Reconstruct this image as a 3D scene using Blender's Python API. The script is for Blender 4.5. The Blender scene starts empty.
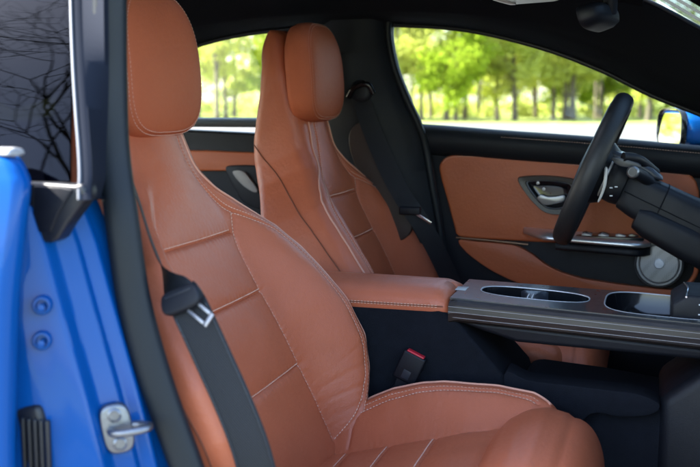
import bpy, bmesh, math, random
import numpy as np
random.seed(4); rng=np.random.default_rng(7)
SC=bpy.context.scene; COL=SC.collection
A=np.array
# ------------------------------------------------------------------ camera frame (also used to trace outlines on real planes of the car)
CP=A([.78,-1.816,1.12]); TH=math.radians(17); PT=math.radians(7.6); FPX=1000.
CF=A([-math.sin(TH)*math.cos(PT),math.cos(TH)*math.cos(PT),-math.sin(PT)])
CR=A([math.cos(TH),math.sin(TH),0.]); CU=np.cross(CR,CF)
def at(px,py,y):
    d=CF+CR*(px-350)/FPX+CU*(233.5-py)/FPX
    return CP+d*(y-CP[1])/d[1]
def atz(px,py,z):
    d=CF+CR*(px-350)/FPX+CU*(233.5-py)/FPX
    return CP+d*(z-CP[2])/d[2]
def xz(pts,y): return [(p[0],p[2]) for p in (at(a,b,y) for a,b in pts)]

# ------------------------------------------------------------------ materials
def newmat(name):
    m=bpy.data.materials.new(name); m.use_nodes=True
    nt=m.node_tree; b=nt.nodes['Principled BSDF']; return m,nt,b
def nd(nt,t,**k):
    n=nt.nodes.new(t)
    for a,v in k.items():
        if a in n.inputs: n.inputs[a].default_value=v
        else: setattr(n,a,v)
    return n
def simple(name,col,rough=.5,metal=0.,spec=.5,coat=0.,bump=0.,scale=300.,var=0.,vscale=8.,sheen=0.):
    m,nt,b=newmat(name); L=nt.links.new
    b.inputs['Base Color'].default_value=(*col,1); b.inputs['Roughness'].default_value=rough
    b.inputs['Metallic'].default_value=metal; b.inputs['Specular IOR Level'].default_value=spec
    b.inputs['Coat Weight'].default_value=coat; b.inputs['Coat Roughness'].default_value=.04
    if sheen: b.inputs['Sheen Weight'].default_value=sheen
    tc=nd(nt,'ShaderNodeTexCoord')
    if bump:
        n=nd(nt,'ShaderNodeTexNoise',Scale=scale,Detail=3.); L(tc.outputs['Object'],n.inputs['Vector'])
        bp=nd(nt,'ShaderNodeBump',Strength=bump,Distance=.001); L(n.outputs['Fac'],bp.inputs['Height']); L(bp.outputs['Normal'],b.inputs['Normal'])
    if var:
        n=nd(nt,'ShaderNodeTexNoise',Scale=vscale,Detail=5.); L(tc.outputs['Object'],n.inputs['Vector'])
        r=nd(nt,'ShaderNodeMapRange'); r.inputs['To Min'].default_value=1-var; r.inputs['To Max'].default_value=1+var
        L(n.outputs['Fac'],r.inputs['Value'])
        mx=nd(nt,'ShaderNodeMix',data_type='RGBA',blend_type='MULTIPLY'); mx.inputs['Factor'].default_value=1
        mx.inputs['A'].default_value=(*col,1); L(r.outputs['Result'],mx.inputs['B']); L(mx.outputs['Result'],b.inputs['Base Color'])
        r2=nd(nt,'ShaderNodeMapRange'); r2.inputs['To Min'].default_value=max(0,rough-.09); r2.inputs['To Max'].default_value=min(1,rough+.09)
        L(n.outputs['Fac'],r2.inputs['Value']); L(r2.outputs['Result'],b.inputs['Roughness'])
    return m
def leather(name,col,rough=.36):
    m,nt,b=newmat(name); L=nt.links.new
    tc=nd(nt,'ShaderNodeTexCoord')
    v=nd(nt,'ShaderNodeTexVoronoi',feature='DISTANCE_TO_EDGE',Scale=520.); L(tc.outputs['Object'],v.inputs['Vector'])
    n=nd(nt,'ShaderNodeTexNoise',Scale=150.,Detail=5.); L(tc.outputs['Object'],n.inputs['Vector'])
    n2=nd(nt,'ShaderNodeTexNoise',Scale=9.,Detail=4.,Distortion=.6); L(tc.outputs['Object'],n2.inputs['Vector'])
    b1=nd(nt,'ShaderNodeBump',Strength=.5,Distance=.0009); L(v.outputs['Distance'],b1.inputs['Height'])
    b2=nd(nt,'ShaderNodeBump',Strength=.30,Distance=.002); L(n.outputs['Fac'],b2.inputs['Height']); L(b1.outputs['Normal'],b2.inputs['Normal'])
    b3=nd(nt,'ShaderNodeBump',Strength=.10,Distance=.012); L(n2.outputs['Fac'],b3.inputs['Height']); L(b2.outputs['Normal'],b3.inputs['Normal'])
    L(b3.outputs['Normal'],b.inputs['Normal'])
    cr=nd(nt,'ShaderNodeMix',data_type='RGBA'); cr.inputs['A'].default_value=(*[c*.88 for c in col],1); cr.inputs['B'].default_value=(*[min(1,c*1.1) for c in col],1)
    L(n2.outputs['Fac'],cr.inputs['Factor']); L(cr.outputs['Result'],b.inputs['Base Color'])
    r=nd(nt,'ShaderNodeMapRange'); r.inputs['To Min'].default_value=rough-.08; r.inputs['To Max'].default_value=rough+.1
    L(n.outputs['Fac'],r.inputs['Value']); L(r.outputs['Result'],b.inputs['Roughness'])
    b.inputs['Specular IOR Level'].default_value=.48
    return m
def glass(name,tint,ior=1.5,gc=(1,1,1)):
    m=bpy.data.materials.new(name); m.use_nodes=True; nt=m.node_tree; L=nt.links.new
    nt.nodes.remove(nt.nodes['Principled BSDF']); out=nt.nodes['Material Output']
    t=nd(nt,'ShaderNodeBsdfTransparent'); t.inputs['Color'].default_value=(*tint,1)
    g=nd(nt,'ShaderNodeBsdfGlossy'); g.inputs['Roughness'].default_value=.0; g.inputs['Color'].default_value=(*gc,1)
    f=nd(nt,'ShaderNodeFresnel',IOR=ior); mx=nd(nt,'ShaderNodeMixShader')
    L(f.outputs['Fac'],mx.inputs['Fac']); L(t.outputs[0],mx.inputs[1]); L(g.outputs[0],mx.inputs[2]); L(mx.outputs[0],out.inputs['Surface'])
    return m
def leafmat(name,c1,c2,tr=.5):
    m=bpy.data.materials.new(name); m.use_nodes=True; nt=m.node_tree; L=nt.links.new
    nt.nodes.remove(nt.nodes['Principled BSDF']); out=nt.nodes['Material Output']
    tc=nd(nt,'ShaderNodeTexCoord'); n=nd(nt,'ShaderNodeTexNoise',Scale=.9,Detail=3.); L(tc.outputs['Object'],n.inputs['Vector'])
    mx=nd(nt,'ShaderNodeMix',data_type='RGBA'); mx.inputs['A'].default_value=(*c1,1); mx.inputs['B'].default_value=(*c2,1); L(n.outputs['Fac'],mx.inputs['Factor'])
    d=nd(nt,'ShaderNodeBsdfDiffuse'); t=nd(nt,'ShaderNodeBsdfTranslucent'); L(mx.outputs['Result'],d.inputs['Color']); L(mx.outputs['Result'],t.inputs['Color'])
    ms=nd(nt,'ShaderNodeMixShader'); ms.inputs['Fac'].default_value=tr; L(d.outputs[0],ms.inputs[1]); L(t.outputs[0],ms.inputs[2]); L(ms.outputs[0],out.inputs['Surface'])
    return m
def wood(name):
    m,nt,b=newmat(name); L=nt.links.new
    tc=nd(nt,'ShaderNodeTexCoord'); mp=nd(nt,'ShaderNodeMapping'); mp.inputs['Scale'].default_value=(3,60,60); L(tc.outputs['Object'],mp.inputs['Vector'])
    n=nd(nt,'ShaderNodeTexNoise',Scale=8.,Detail=6.,Roughness=.7); L(mp.outputs[0],n.inputs['Vector'])
    r=nd(nt,'ShaderNodeValToRGB'); r.color_ramp.elements[0].position=.35; r.color_ramp.elements[0].color=(.014,.011,.010,1)
    r.color_ramp.elements[1].position=.75; r.color_ramp.elements[1].color=(.050,.036,.031,1)
    L(n.outputs['Fac'],r.inputs['Fac']); L(r.outputs['Color'],b.inputs['Base Color']); b.inputs['Roughness'].default_value=.38
    bp=nd(nt,'ShaderNodeBump',Strength=.3,Distance=.0006); L(n.outputs['Fac'],bp.inputs['Height']); L(bp.outputs['Normal'],b.inputs['Normal'])
    return m
def perforated(name,col,rough,scale,dark):
    m,nt,b=newmat(name); L=nt.links.new
    tc=nd(nt,'ShaderNodeTexCoord'); v=nd(nt,'ShaderNodeTexVoronoi',Scale=scale); v.inputs['Randomness'].default_value=0.; L(tc.outputs['Object'],v.inputs['Vector'])
    r=nd(nt,'ShaderNodeValToRGB'); r.color_ramp.elements[0].position=.22; r.color_ramp.elements[0].color=(*dark,1); r.color_ramp.elements[1].position=.30; r.color_ramp.elements[1].color=(*col,1)
    L(v.outputs['Distance'],r.inputs['Fac']); L(r.outputs['Color'],b.inputs['Base Color']); b.inputs['Roughness'].default_value=rough
    return m
def webbing(name,col):
    m,nt,b=newmat(name); L=nt.links.new; tc=nd(nt,'ShaderNodeTexCoord')
    w1=nd(nt,'ShaderNodeTexWave',Scale=170.,Distortion=.4); w1.bands_direction='DIAGONAL'; L(tc.outputs['Object'],w1.inputs['Vector'])
    n=nd(nt,'ShaderNodeTexNoise',Scale=700.,Detail=2.); L(tc.outputs['Object'],n.inputs['Vector'])
    mx=nd(nt,'ShaderNodeMix',data_type='RGBA'); mx.inputs['A'].default_value=(*[c*.6 for c in col],1); mx.inputs['B'].default_value=(*[c*1.6 for c in col],1); L(w1.outputs['Fac'],mx.inputs['Factor']); L(mx.outputs['Result'],b.inputs['Base Color'])
    bp=nd(nt,'ShaderNodeBump',Strength=.6,Distance=.0008); L(w1.outputs['Fac'],bp.inputs['Height']); b2=nd(nt,'ShaderNodeBump',Strength=.5,Distance=.0005); L(n.outputs['Fac'],b2.inputs['Height']); L(bp.outputs['Normal'],b2.inputs['Normal']); L(b2.outputs['Normal'],b.inputs['Normal'])
    b.inputs['Roughness'].default_value=.5; b.inputs['Specular IOR Level'].default_value=.4; return m
M={}
LC=(.485,.126,.056)
M['leather']=leather('tan leather',LC)
M['leather_head']=leather('tan leather headrest',LC,.55); M['leather_head'].node_tree.nodes['Principled BSDF'].inputs['Specular IOR Level'].default_value=.12
M['leather_side']=leather('tan leather side',(.50,.124,.042),.42)
M['thread']=simple('pale stitching thread',(.74,.48,.36),.7)
M['piping']=simple('piping with painted highlight',(.66,.32,.22),.4)  # real piping, its colour paled to carry the edge highlight
M['seamdark']=simple('dark seam',(.20,.06,.028),.7)
M['black']=simple('black grained plastic',(.007,.008,.012),.5,spec=.3,bump=.3,scale=900,var=.12,vscale=30)
M['blacksoft']=simple('black soft trim',(.008,.010,.014),.6,spec=.3,bump=.3,scale=700,var=.12,vscale=18)
M['headliner']=simple('black roof fabric',(.010,.011,.014),.9,spec=.1,bump=.4,scale=900)
M['carpet']=simple('black carpet',(.010,.0115,.016),.95,spec=.1,bump=1.,scale=900,var=.4,vscale=60)
M['gloss']=simple('gloss black',(.006,.007,.009),.1)
M['rubber']=simple('slate rubber seal',(.007,.010,.0135),.5,spec=.3,bump=.2,scale=400,var=.2,vscale=12)
M['trimgrey']=simple('grey satin trim',(.022,.026,.036),.35,bump=.1,scale=600)
M['rubberblack']=simple('black corner rubber',(.010,.011,.015),.42,bump=.2,scale=500,var=.15,vscale=20)
M['belt']=webbing('charcoal belt webbing',(.005,.0065,.0095)); M['belt_plain']=simple('charcoal belt webbing',(.005,.0065,.0095),.6,spec=.3,bump=.5,scale=900)
M['chrome']=simple('brushed bright metal',(.72,.72,.74),.2,1.,bump=.05,scale=300)
M['silver']=simple('satin silver',(.42,.42,.43),.38,.35)
M['armmetal']=simple('bright armrest metal',(.75,.75,.76),.3,.8)
M['trimring']=simple('grey metal ring',(.30,.30,.31),.35,.8)
M['steel']=simple('zinc plated steel',(.20,.21,.23),.36,.9,bump=.3,scale=150,var=.25,vscale=60)
M['speaker']=perforated('speaker grille',(.20,.20,.20),.35,260,(.02,.02,.02)); M['speaker'].node_tree.nodes['Principled BSDF'].inputs['Metallic'].default_value=.3
M['red']=simple('red button plastic',(.55,.02,.035),.35)
M['white']=simple('white marking',(.75,.76,.78),.5)
M['wood']=wood('dark open pore wood')
M['grip']=simple('black wheel leather',(.013,.014,.017),.48,bump=.35,scale=500)
M['gripperf']=perforated('perforated wheel leather',(.014,.015,.018),.5,330,(.003,.003,.003))
m,nt,b=newmat('blue car paint'); M['blue']=m
b.inputs['Base Color'].default_value=(.0003,.060,.245,1); b.inputs['Roughness'].default_value=.35; b.inputs['Metallic'].default_value=.0; b.inputs['Specular IOR Level'].default_value=.1
b.inputs['Coat Weight'].default_value=.3; b.inputs['Coat Roughness'].default_value=.03
tc=nd(nt,'ShaderNodeTexCoord'); n=nd(nt,'ShaderNodeTexNoise',Scale=260.,Detail=2.); nt.links.new(tc.outputs['Object'],n.inputs['Vector'])
bp=nd(nt,'ShaderNodeBump',Strength=.035,Distance=.001); nt.links.new(n.outputs['Fac'],bp.inputs['Height']); nt.links.new(bp.outputs['Normal'],b.inputs['Coat Normal'])
M['glass']=glass('clear window glass',(.93,.96,.94))
M['tint']=glass('dark tinted glass',(.05,.053,.075),1.31,(.46,.52,.64))
M['inlay']=simple('fine metal inlay',(.38,.36,.35),.5,.3); M['screen']=glass('tinted windscreen',(.72,.76,.74)); M['added_roofglass']=glass('added smoked roof glass',(.62,.66,.68))
M['mirror']=simple('mirror glass',(.85,.87,.87),.02,1.)
M['lens']=simple('milky lamp lens',(.35,.34,.32),.35)

# ------------------------------------------------------------------ objects
def wl(o):
    p=A([0.,0.,0.])
    while o is not None: p=p+A(o.location); o=o.parent
    return p
def obj(name,V,F,mat,parent=None,smooth=True,label=None,recalc=True,bevel=0.):
    V=np.asarray(V,float)
    if parent is not None: V=V-wl(parent)
    me=bpy.data.meshes.new(name); me.from_pydata([tuple(v) for v in V],[],[tuple(int(i) for i in f) for f in F])
    if recalc or bevel:
        bm=bmesh.new(); bm.from_mesh(me)
        if bevel:
            bmesh.ops.recalc_face_normals(bm,faces=bm.faces)
            es=[e for e in bm.edges if len(e.link_faces)==2 and e.calc_face_angle()>.5]
            bmesh.ops.bevel(bm,geom=es,offset=bevel,segments=3,profile=.5,affect='EDGES',clamp_overlap=True)
        bmesh.ops.recalc_face_normals(bm,faces=bm.faces); bm.to_mesh(me); bm.free()
    for p in me.polygons: p.use_smooth=smooth
    if smooth:
        try: me.set_sharp_from_angle(angle=math.radians(50 if bevel else 58))
        except Exception: pass
    me.materials.append(mat if not isinstance(mat,str) else M[mat])
    o=bpy.data.objects.new(name,me); COL.objects.link(o)
    if parent is not None: o.parent=parent
    if label: o['label']=label
    return o
def thing(name,label,cat,loc=(0,0,0),group=None):
    o=bpy.data.objects.new(name,None); COL.objects.link(o); o.location=loc; o.empty_display_size=.1
    o['label']=label; o['category']=cat
    if group: o['group']=group
    return o
class MB:
    def __init__(s): s.V=[]; s.F=[]
    def add(s,V,F):
        n=len(s.V); s.V+= [tuple(v) for v in V]; s.F+=[tuple(i+n for i in f) for f in F]; return s
    def go(s,name,mat,parent=None,**k): return obj(name,s.V,s.F,mat,parent,**k)
def cat(P,n=12,closed=False):
    P=np.asarray(P,float); N=len(P); out=[]
    for i in range(N if closed else N-1):
        if closed: a,b,c,d=P[i-1],P[i],P[(i+1)%N],P[(i+2)%N]
        else:
            b,c=P[i],P[i+1]; a=P[i-1] if i else 2*b-c; d=P[i+2] if i+2<N else 2*c-b
        for k in range(n):
            t=k/n; out.append(.5*((2*b)+(c-a)*t+(2*a-5*b+4*c-d)*t*t+(3*b-a-3*c+d)*t**3))
    if not closed: out.append(P[-1])
    return A(out)
def loft(loops,close=True,cap=True):
    n=len(loops[0]); V=np.concatenate(loops); F=[]
    for i in range(len(loops)-1):
        for j in range(n if close else n-1):
            k=(j+1)%n; F.append((i*n+j,i*n+k,(i+1)*n+k,(i+1)*n+j))
    if cap and close: F.append(tuple(range(n))); F.append(tuple((len(loops)-1)*n+j for j in range(n)))
    return V,F
def frames(P):
    P=np.asarray(P,float); T=np.gradient(P,axis=0); T/=np.linalg.norm(T,axis=1)[:,None]+1e-12
    up=A([0,0,1.]) if abs(T[0][2])<.9 else A([0,1.,0]); n=np.cross(T[0],up); n/=np.linalg.norm(n); Ns=[]
    for t in T:
        n=n-t*np.dot(n,t); n/=np.linalg.norm(n); Ns.append(n)
    Ns=A(Ns); return T,Ns,np.cross(T,Ns)
def tube(P,r,n=10,cap=True):
    P=np.asarray(P,float); T,N,B=frames(P); r=np.broadcast_to(np.asarray(r,float),(len(P),))
    a=np.linspace(0,2*np.pi,n,endpoint=False)
    return loft([P[i]+r[i]*(np.cos(a)[:,None]*N[i]+np.sin(a)[:,None]*B[i]) for i in range(len(P))],True,cap)
def ribbon(P,W,hw,th):
    # strap: centre points P, width directions W
    P=np.asarray(P,float); W=np.asarray(W,float); W/=np.linalg.norm(W,axis=1)[:,None]; T=np.gradient(P,axis=0); T/=np.linalg.norm(T,axis=1)[:,None]
    N=np.cross(T,W); hw=np.broadcast_to(np.asarray(hw,float),(len(P),)); L=[]
    for p,w,n,h in zip(P,W,N,hw):
        n=n/np.linalg.norm(n)
        L.append(A([p-w*h-n*th*.6,p-w*h*.96-n*th,p+w*h*.96-n*th,p+w*h-n*th*.6,p+w*h+n*th*.6,p+w*h*.96+n*th,p-w*h*.96+n*th,p-w*h+n*th*.6]))
    return loft(L)
def prism(poly,y0,y1):      # polygon in (x,z) extruded along y
    n=len(poly); V=[(x,y0,z) for x,z in poly]+[(x,y1,z) for x,z in poly]
    F=[tuple(range(n)),tuple(range(n,2*n))]+[(i,(i+1)%n,n+(i+1)%n,n+i) for i in range(n)]
    return V,F
def box(x0,x1,y0,y1,z0,z1):
    return prism([(x0,z0),(x1,z0),(x1,z1),(x0,z1)],y0,y1)
def lathe(c,axis,prof,n=40):
    axis=A(axis,float); axis/=np.linalg.norm(axis); u=np.cross(axis,[0,0,1.] if abs(axis[2])<.9 else [1.,0,0]); u/=np.linalg.norm(u); v=np.cross(axis,u)
    a=np.linspace(0,2*np.pi,n,endpoint=False)
    return loft([A(c)+axis*d+max(r,1e-5)*(np.cos(a)[:,None]*u+np.sin(a)[:,None]*v) for r,d in prof])
def stitches(P,N,pitch=.0062,ln=.0045,r=.0008):
    P=np.asarray(P,float); N=np.asarray(N,float); d=np.r_[0,np.cumsum(np.linalg.norm(np.diff(P,axis=0),axis=1))]
    mb=MB(); s=.001
    while s+ln<d[-1]:
        a=A([np.interp(s,d,P[:,k]) for k in range(3)]); b_=A([np.interp(s+ln,d,P[:,k]) for k in range(3)])
        n=A([np.interp(s,d,N[:,k]) for k in range(3)]); n/=np.linalg.norm(n)+1e-9
        t=(b_-a)/(np.linalg.norm(b_-a)+1e-9); w=np.cross(t,n)*r*random.uniform(.9,1.15); m_=(a+b_)/2+n*r*1.1
        V=[a-w*.6,a+w*.6,m_-w,m_+w,b_-w*.6,b_+w*.6,m_-w*.2+n*r*.4,m_+w*.2+n*r*.4]
        mb.add(V,[(0,1,3,2),(2,3,5,4),(0,2,6),(1,7,3),(2,4,6),(3,7,5),(0,6,7,1),(4,5,7,6)])
        s+=pitch*random.uniform(.97,1.03)
    return mb
def tab(xs,ys,sm=9):
    xs=A(xs,float); ys=A(ys,float); g=np.linspace(xs[0],xs[-1],401); v=np.interp(g,xs,ys)
    k=np.exp(-np.linspace(-2,2,2*sm+1)**2); k/=k.sum(); vp=np.pad(v,sm,mode='edge'); 
    vp[:sm]=2*v[0]-v[sm:0:-1]; vp[-sm:]=2*v[-1]-v[-2:-sm-2:-1]
    v=np.convolve(vp,k,'valid'); return lambda h:np.interp(h,g,v)

# ------------------------------------------------------------------ upholstered pads
class Pad:
    def __init__(s,O,S,E,N,w,base,bol,rear,c,r=.03,seams=(),extra=None,end0=0.,end1=0.,h0=0.,h1=1.,asym=0.,crown=0.):
        s.asym=asym; s.crown=crown
        s.O=A(O,float); s.S=A(S,float); s.E=A(E,float); s.N=A(N,float)
        s.w,s.base,s.bol,s.rear,s.c,s.r=w,base,bol,rear,c,r; s.extra=extra
        s.seams=[cat([(a,b) for a,b in q],10) for q in seams]; s.end0,s.end1,s.h0,s.h1=end0,end1,h0,h1
    def eff(s,S,H):
        t=np.clip(-np.asarray(S,float)/.10,0,1); return S+s.asym*np.clip((-H-.06)/.12,0,1)*t*t*(3-2*t)
    def groove(s,S,H):
        S=s.eff(S,H); g=np.zeros_like(S)
        for q in s.seams:
            sel=(H>q[:,1].min()-.04)&(H<q[:,1].max()+.04)
            if not sel.any(): continue
            P=np.stack([S[sel],H[sel]],-1); best=np.full(len(P),9.); al=np.zeros(len(P)); acc=0.
            for a,b in zip(q[:-1],q[1:]):
                ab=b-a; t=np.clip(((P-a)@ab)/(ab@ab+1e-12),0,1); dd=np.linalg.norm(P-(a+t[:,None]*ab),axis=1); ln=math.sqrt(ab@ab); al=np.where(dd<best,acc+t*ln,al); acc+=ln; best=np.minimum(best,dd)
            g[sel]=np.maximum(g[sel],.0036*np.exp(-(best/.0019)**2)+.0016*np.exp(-(best/.009)**2)+.00035*np.sin(al*2*np.pi/.0125+1.3*np.sin(al*37))*np.exp(-((best-.006)/.007)**2))
        return g
    def d(s,S,H,groove=True):
        S=np.asarray(S,float); H=np.asarray(H,float); a=np.abs(S); w=s.w(H); c=s.c(H); wc=w-s.r; ae=np.abs(s.eff(S,H))
        t=np.clip((ae-c)/np.maximum(wc-c-s.asym*(S<0)*np.clip((-H-.06)/.12,0,1),.03),0,1); g=t*t*(3-2*t)
        g=np.where(a>wc,1.,g)
        d=s.base(H)+s.bol(H)*g-s.crown*np.clip((H+.2)/.12,0,1)*np.clip(a/wc,0,1)**2
        if s.extra is not None: d=d+s.extra(s.eff(S,H),H)
        q=np.clip((a-wc)/s.r,0,1); d=d-s.r*(1-np.sqrt(np.maximum(0,1-q*q)))
        if groove: d=d-s.groove(S,H)
        return d
    def P(s,S,H,D):
        return s.O+np.multiply.outer(S,s.S)+np.multiply.outer(H,s.E)+np.multiply.outer(D,s.N)
    def front(s,S,H,eps=0.): return s.P(np.asarray(S),np.asarray(H),s.d(S,H)+eps)
    def normal(s,S,H):
        e=.002; a=s.P(S+e,H,s.d(S+e,H,False))-s.P(S-e,H,s.d(S-e,H,False)); b=s.P(S,H+e,s.d(S,H+e,False))-s.P(S,H-e,s.d(S,H-e,False))
        n=np.cross(a,b); n*=np.sign(n@s.N)[:,None]; return n/np.linalg.norm(n,axis=1)[:,None]
    def build(s,name,mat,parent,ns=170,dh=.0034,**k):
        hs=list(np.arange(s.h0,s.h1,dh))+[s.h1]
        if s.end1: hs=[h for h in hs if h<s.h1-s.end1]+list(s.h1-s.end1*(1-np.sin(np.linspace(0,np.pi/2,22))))
        if s.end0: hs=list(s.h0+s.end0*(1-np.sin(np.linspace(np.pi/2,0,22))))+[h for h in hs if h>s.h0+s.end0]
        loops=[]
        for h in hs:
            kf=1.; 
            if s.end1 and h>s.h1-s.end1: kf=math.sqrt(max(0,1-((h-s.h1+s.end1)/s.end1)**2))
            if s.end0 and h<s.h0+s.end0: kf=math.sqrt(max(0,1-((s.h0+s.end0-h)/s.end0)**2))
            kf=max(kf,.02); w=float(s.w(h)); r=s.r
            f=np.linspace(-1,1,ns)*(w-r); ph=np.linspace(0,np.pi/2,9)[1:]
            Sf=np.r_[f,(w-r)+r*np.sin(ph)]; Sf=np.r_[-((w-r)+r*np.sin(ph))[::-1],Sf]
            Df=s.d(Sf,np.full_like(Sf,h))
            rr=float(s.rear(h)); rb=.025
            ps=np.linspace(0,np.pi/2,7)
            edge=Df[-1]; 
            sideS=np.r_[w,w,w-rb+rb*np.cos(ps)]; sideD=np.r_[edge*.66+(rr+rb)*.34,edge*.33+(rr+rb)*.67,rr+rb-rb*np.sin(ps)]
            back=np.linspace(w-rb,-(w-rb),24)[1:-1]
            S=np.r_[Sf,sideS,back,-sideS[::-1]]; D=np.r_[Df,sideD,np.full(len(back),rr),sideD[::-1]]
            mid=(Df.mean()+rr)/2; D=mid+(D-mid)*(kf*.97+.03); S=S*(1-(1-kf)*.22)
            loops.append(s.P(S,np.full_like(S,h),D))
        V,F=loft(loops); return obj(name,V,F,mat,parent,**k)
    def stitch(s,pts,offs,eps=.0004):
        q=cat(pts,24); q[:,0]-=s.asym*np.clip(-q[:,0]/.08,0,1)*np.clip((-q[:,1]-.06)/.12,0,1); T=np.gradient(q,axis=0); T/=np.linalg.norm(T,axis=1)[:,None]; n=np.stack([-T[:,1],T[:,0]],-1); mb=MB()
        for o in offs:
            z=q+n*o; m_=stitches(s.front(z[:,0],z[:,1],eps),s.normal(z[:,0],z[:,1])); mb.add(m_.V,m_.F)
        return mb
    def pipe(s,pts,r,eps=0.):
        q=cat(pts,24); return tube(s.front(q[:,0],q[:,1],eps),r,8)
def mir(q): return [(-a,b) for a,b in q]

REC=math.radians(22); BN=A([math.cos(REC),0,math.sin(REC)]); BE=A([-math.sin(REC),0,math.cos(REC)]); SY=A([0,1.,0])
STA=[(.045,.0),(.05,-.05),(.073,-.1),(.105,-.14),(.152,-.172),(.198,-.205),(.228,-.25),(.246,-.3),(.258,-.37),(.258,-.44),(.246,-.49),(.222,-.54),(.19,-.585)]
PIP=[(.068,.0),(.08,-.06),(.106,-.108),(.15,-.14),(.193,-.172),(.225,-.2),(.255,-.25),(.272,-.3),(.288,-.37),(.290,-.44),(.277,-.495),(.252,-.55),(.225,-.59)]
CSM=[(.122,-.158),(.106,-.2),(.107,-.25),(.118,-.3),(.135,-.37),(.152,-.44),(.17,-.52),(.185,-.58)]
HW=tab([-.66,-.59,-.55,-.495,-.44,-.37,-.3,-.25,-.2,-.172,-.14,-.108,-.06,0,.06,.12,.21],[.225,.24,.266,.291,.304,.302,.286,.269,.239,.209,.172,.140,.118,.112,.114,.112,.095],5)
BOL=tab([-.66,-.59,-.55,-.5,-.44,-.37,-.28,-.2,-.15,-.07,0,.21],[.03,.045,.06,.075,.085,.077,.055,.03,.014,.001,0,0])
REAR=tab([-.66,-.2,-.1,-.05,0,.05,.1,.15,.21],[-.13,-.155,-.168,-.165,-.148,-.118,-.088,-.066,-.05])
CC=tab([-.66,-.58,-.52,-.44,-.37,-.3,-.25,-.2,-.15,-.1,-.05,0,.21],[.19,.185,.17,.152,.135,.118,.107,.1,.09,.07,.05,.045,.04])
HSEAM=[-.187,-.295,-.436]
def make_seat(label,yc,x0,cen,hr_front,name,asym,hz,hy):
    root=thing(name,label,'car seat',(x0+.3,yc,.24),'leather front seats of the car')
    O=A([x0,yc,1.08])
    base=tab([-.66,-.5,-.35,-.2,-.05,.05,.21],[cen-.006,cen+.004,cen+.006,cen,cen*.5,.006,.022])
    def extra(S,H):   # soft pillows between the seams of the centre panel, bolster fullness
        a=np.abs(S); c=CC(H); inside=np.clip(1-(a/np.maximum(c,.01))**2,0,1)
        pil=np.zeros_like(S)
        for u,v in ((-.60,-.436),(-.436,-.295),(-.295,-.187)):
            t=np.clip((H-u)/(v-u),0,1); pil=np.maximum(pil,.0035*np.sin(np.pi*t)**.4*((H>u)&(H<v)))
        up=0.
        wr=.0005*np.sin(S*70+H*30+2*np.sin(H*25))*np.sin(H*41+S*13)*(H>-.6)   # faint unevenness of stretched hide
        t=np.clip((a-c)/(HW(H)-.03-c),0,1); bf=.010*np.sin(np.pi*t)**1.2*np.clip(-(H+.15)/.1,0,1)
        cz=0.
        for k_,(hh0,sl,am) in enumerate(((-.49,.5,.0013),(-.515,.35,.0016),(-.54,.2,.0013),(-.46,.7,.0008),(-.565,.1,.0012))):
            q_=H-hh0-sl*(a-.2)*.35-.004*np.sin(S*40+k_); cz=cz-am*np.exp(-(q_/.0035)**2)*np.exp(-((a-.2-.01*k_)/.045)**2)
        return inside**.6*(pil+up)+bf+wr+cz
    SL=(STA,) if asym else (STA,mir(STA))
    seams=[*SL,CSM,mir(CSM)]+[[(-CC(h)-.006,h+.0),(0,h-.001),(CC(h)+.006,h)] for h in HSEAM]
    bk=Pad(O,SY,BE,BN,HW,base,BOL,REAR,CC,.034,seams,extra,0,.06,-.66,.222,asym,.014)
    b=bk.build('backrest','leather',root)
    for q in SL: bk.stitch(q,(-.0045,.0045)).go('double_stitching','thread',b,smooth=False,recalc=False)
    for q in (CSM,mir(CSM)): bk.stitch(q,(.0042*(1 if q[0][0]<0 else -1),)).go('panel_stitching','thread',b,smooth=False,recalc=False)
    for h in HSEAM: bk.stitch([(-CC(h),h),(0,h-.001),(CC(h),h)],(.0042,)).go('panel_stitching','thread',b,smooth=False,recalc=False)
    for q in (PIP,mir(PIP)[6 if asym else 0:]): V,F=bk.pipe(q,.0021,.0006); obj('piping',V,F,'piping',b)
    # seam of the hard side panel, running from behind the shoulder to the bolster
    for sg in (1,-1):
        pts=[]; frt=tab([-.55,-.42,-.33,-.24,-.17,-.085,-.035,0],[.03,.05,.08,.14,.26,.50,.76,.96])
        for h in np.linspace(-.01,-.54,160):
            w=float(HW(h)); e=float(bk.d(w,h)); r=float(REAR(h)); fr=float(frt(h)); pts.append(bk.P(sg*(w+.0012),h,e+(r-e)*fr))
        V,F=tube(pts,.0012,6); obj('side_seam',V,F,'seamdark',b)
    # head restraint, padded front on the tall shell
    hw,hh=.124,.115; T5=math.radians(5); HE=A([-math.sin(T5),0,math.cos(T5)]); HN=A([math.cos(T5),0,math.sin(T5)]); HO=A([hr_front,yc+hy,hz]); ang=np.linspace(0,2*np.pi,96,endpoint=False); ex=2/3.3
    def loop(rho,dd,rim=1.):
        ca,sa=np.cos(ang),np.sin(ang); u=np.sign(ca)*np.abs(ca)**ex; v=np.sign(sa)*np.abs(sa)**ex
        sx=u*hw*rho*(1-.10*np.clip(v*rho,-1,1)**2*np.sign(v)-.05*(v*rho>0)*(v*rho)**2); h=v*hh*rho
        dd_=dd+np.zeros_like(sx)-.010*(np.abs(v*rho)**2)*(rim>.5)
        return HO+np.multiply.outer(sx,SY)+np.multiply.outer(h,HE)+np.multiply.outer(dd_,HN)
    r0=-.078; T=.078
    prof=[(.02,0),(.6,0),(.88,.03),(.96,.10),(.995,.25),(1.0,.42),(1.0,.58),(.99,.70),(.972,.79),(.953,.848),(.946,.862),(.941,.845),(.937,.838),(.932,.848),(.926,.87),(.90,.90),(.85,.925),(.75,.955),(.6,.98),(.4,.995),(.2,1.),(.02,1.)]
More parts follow.
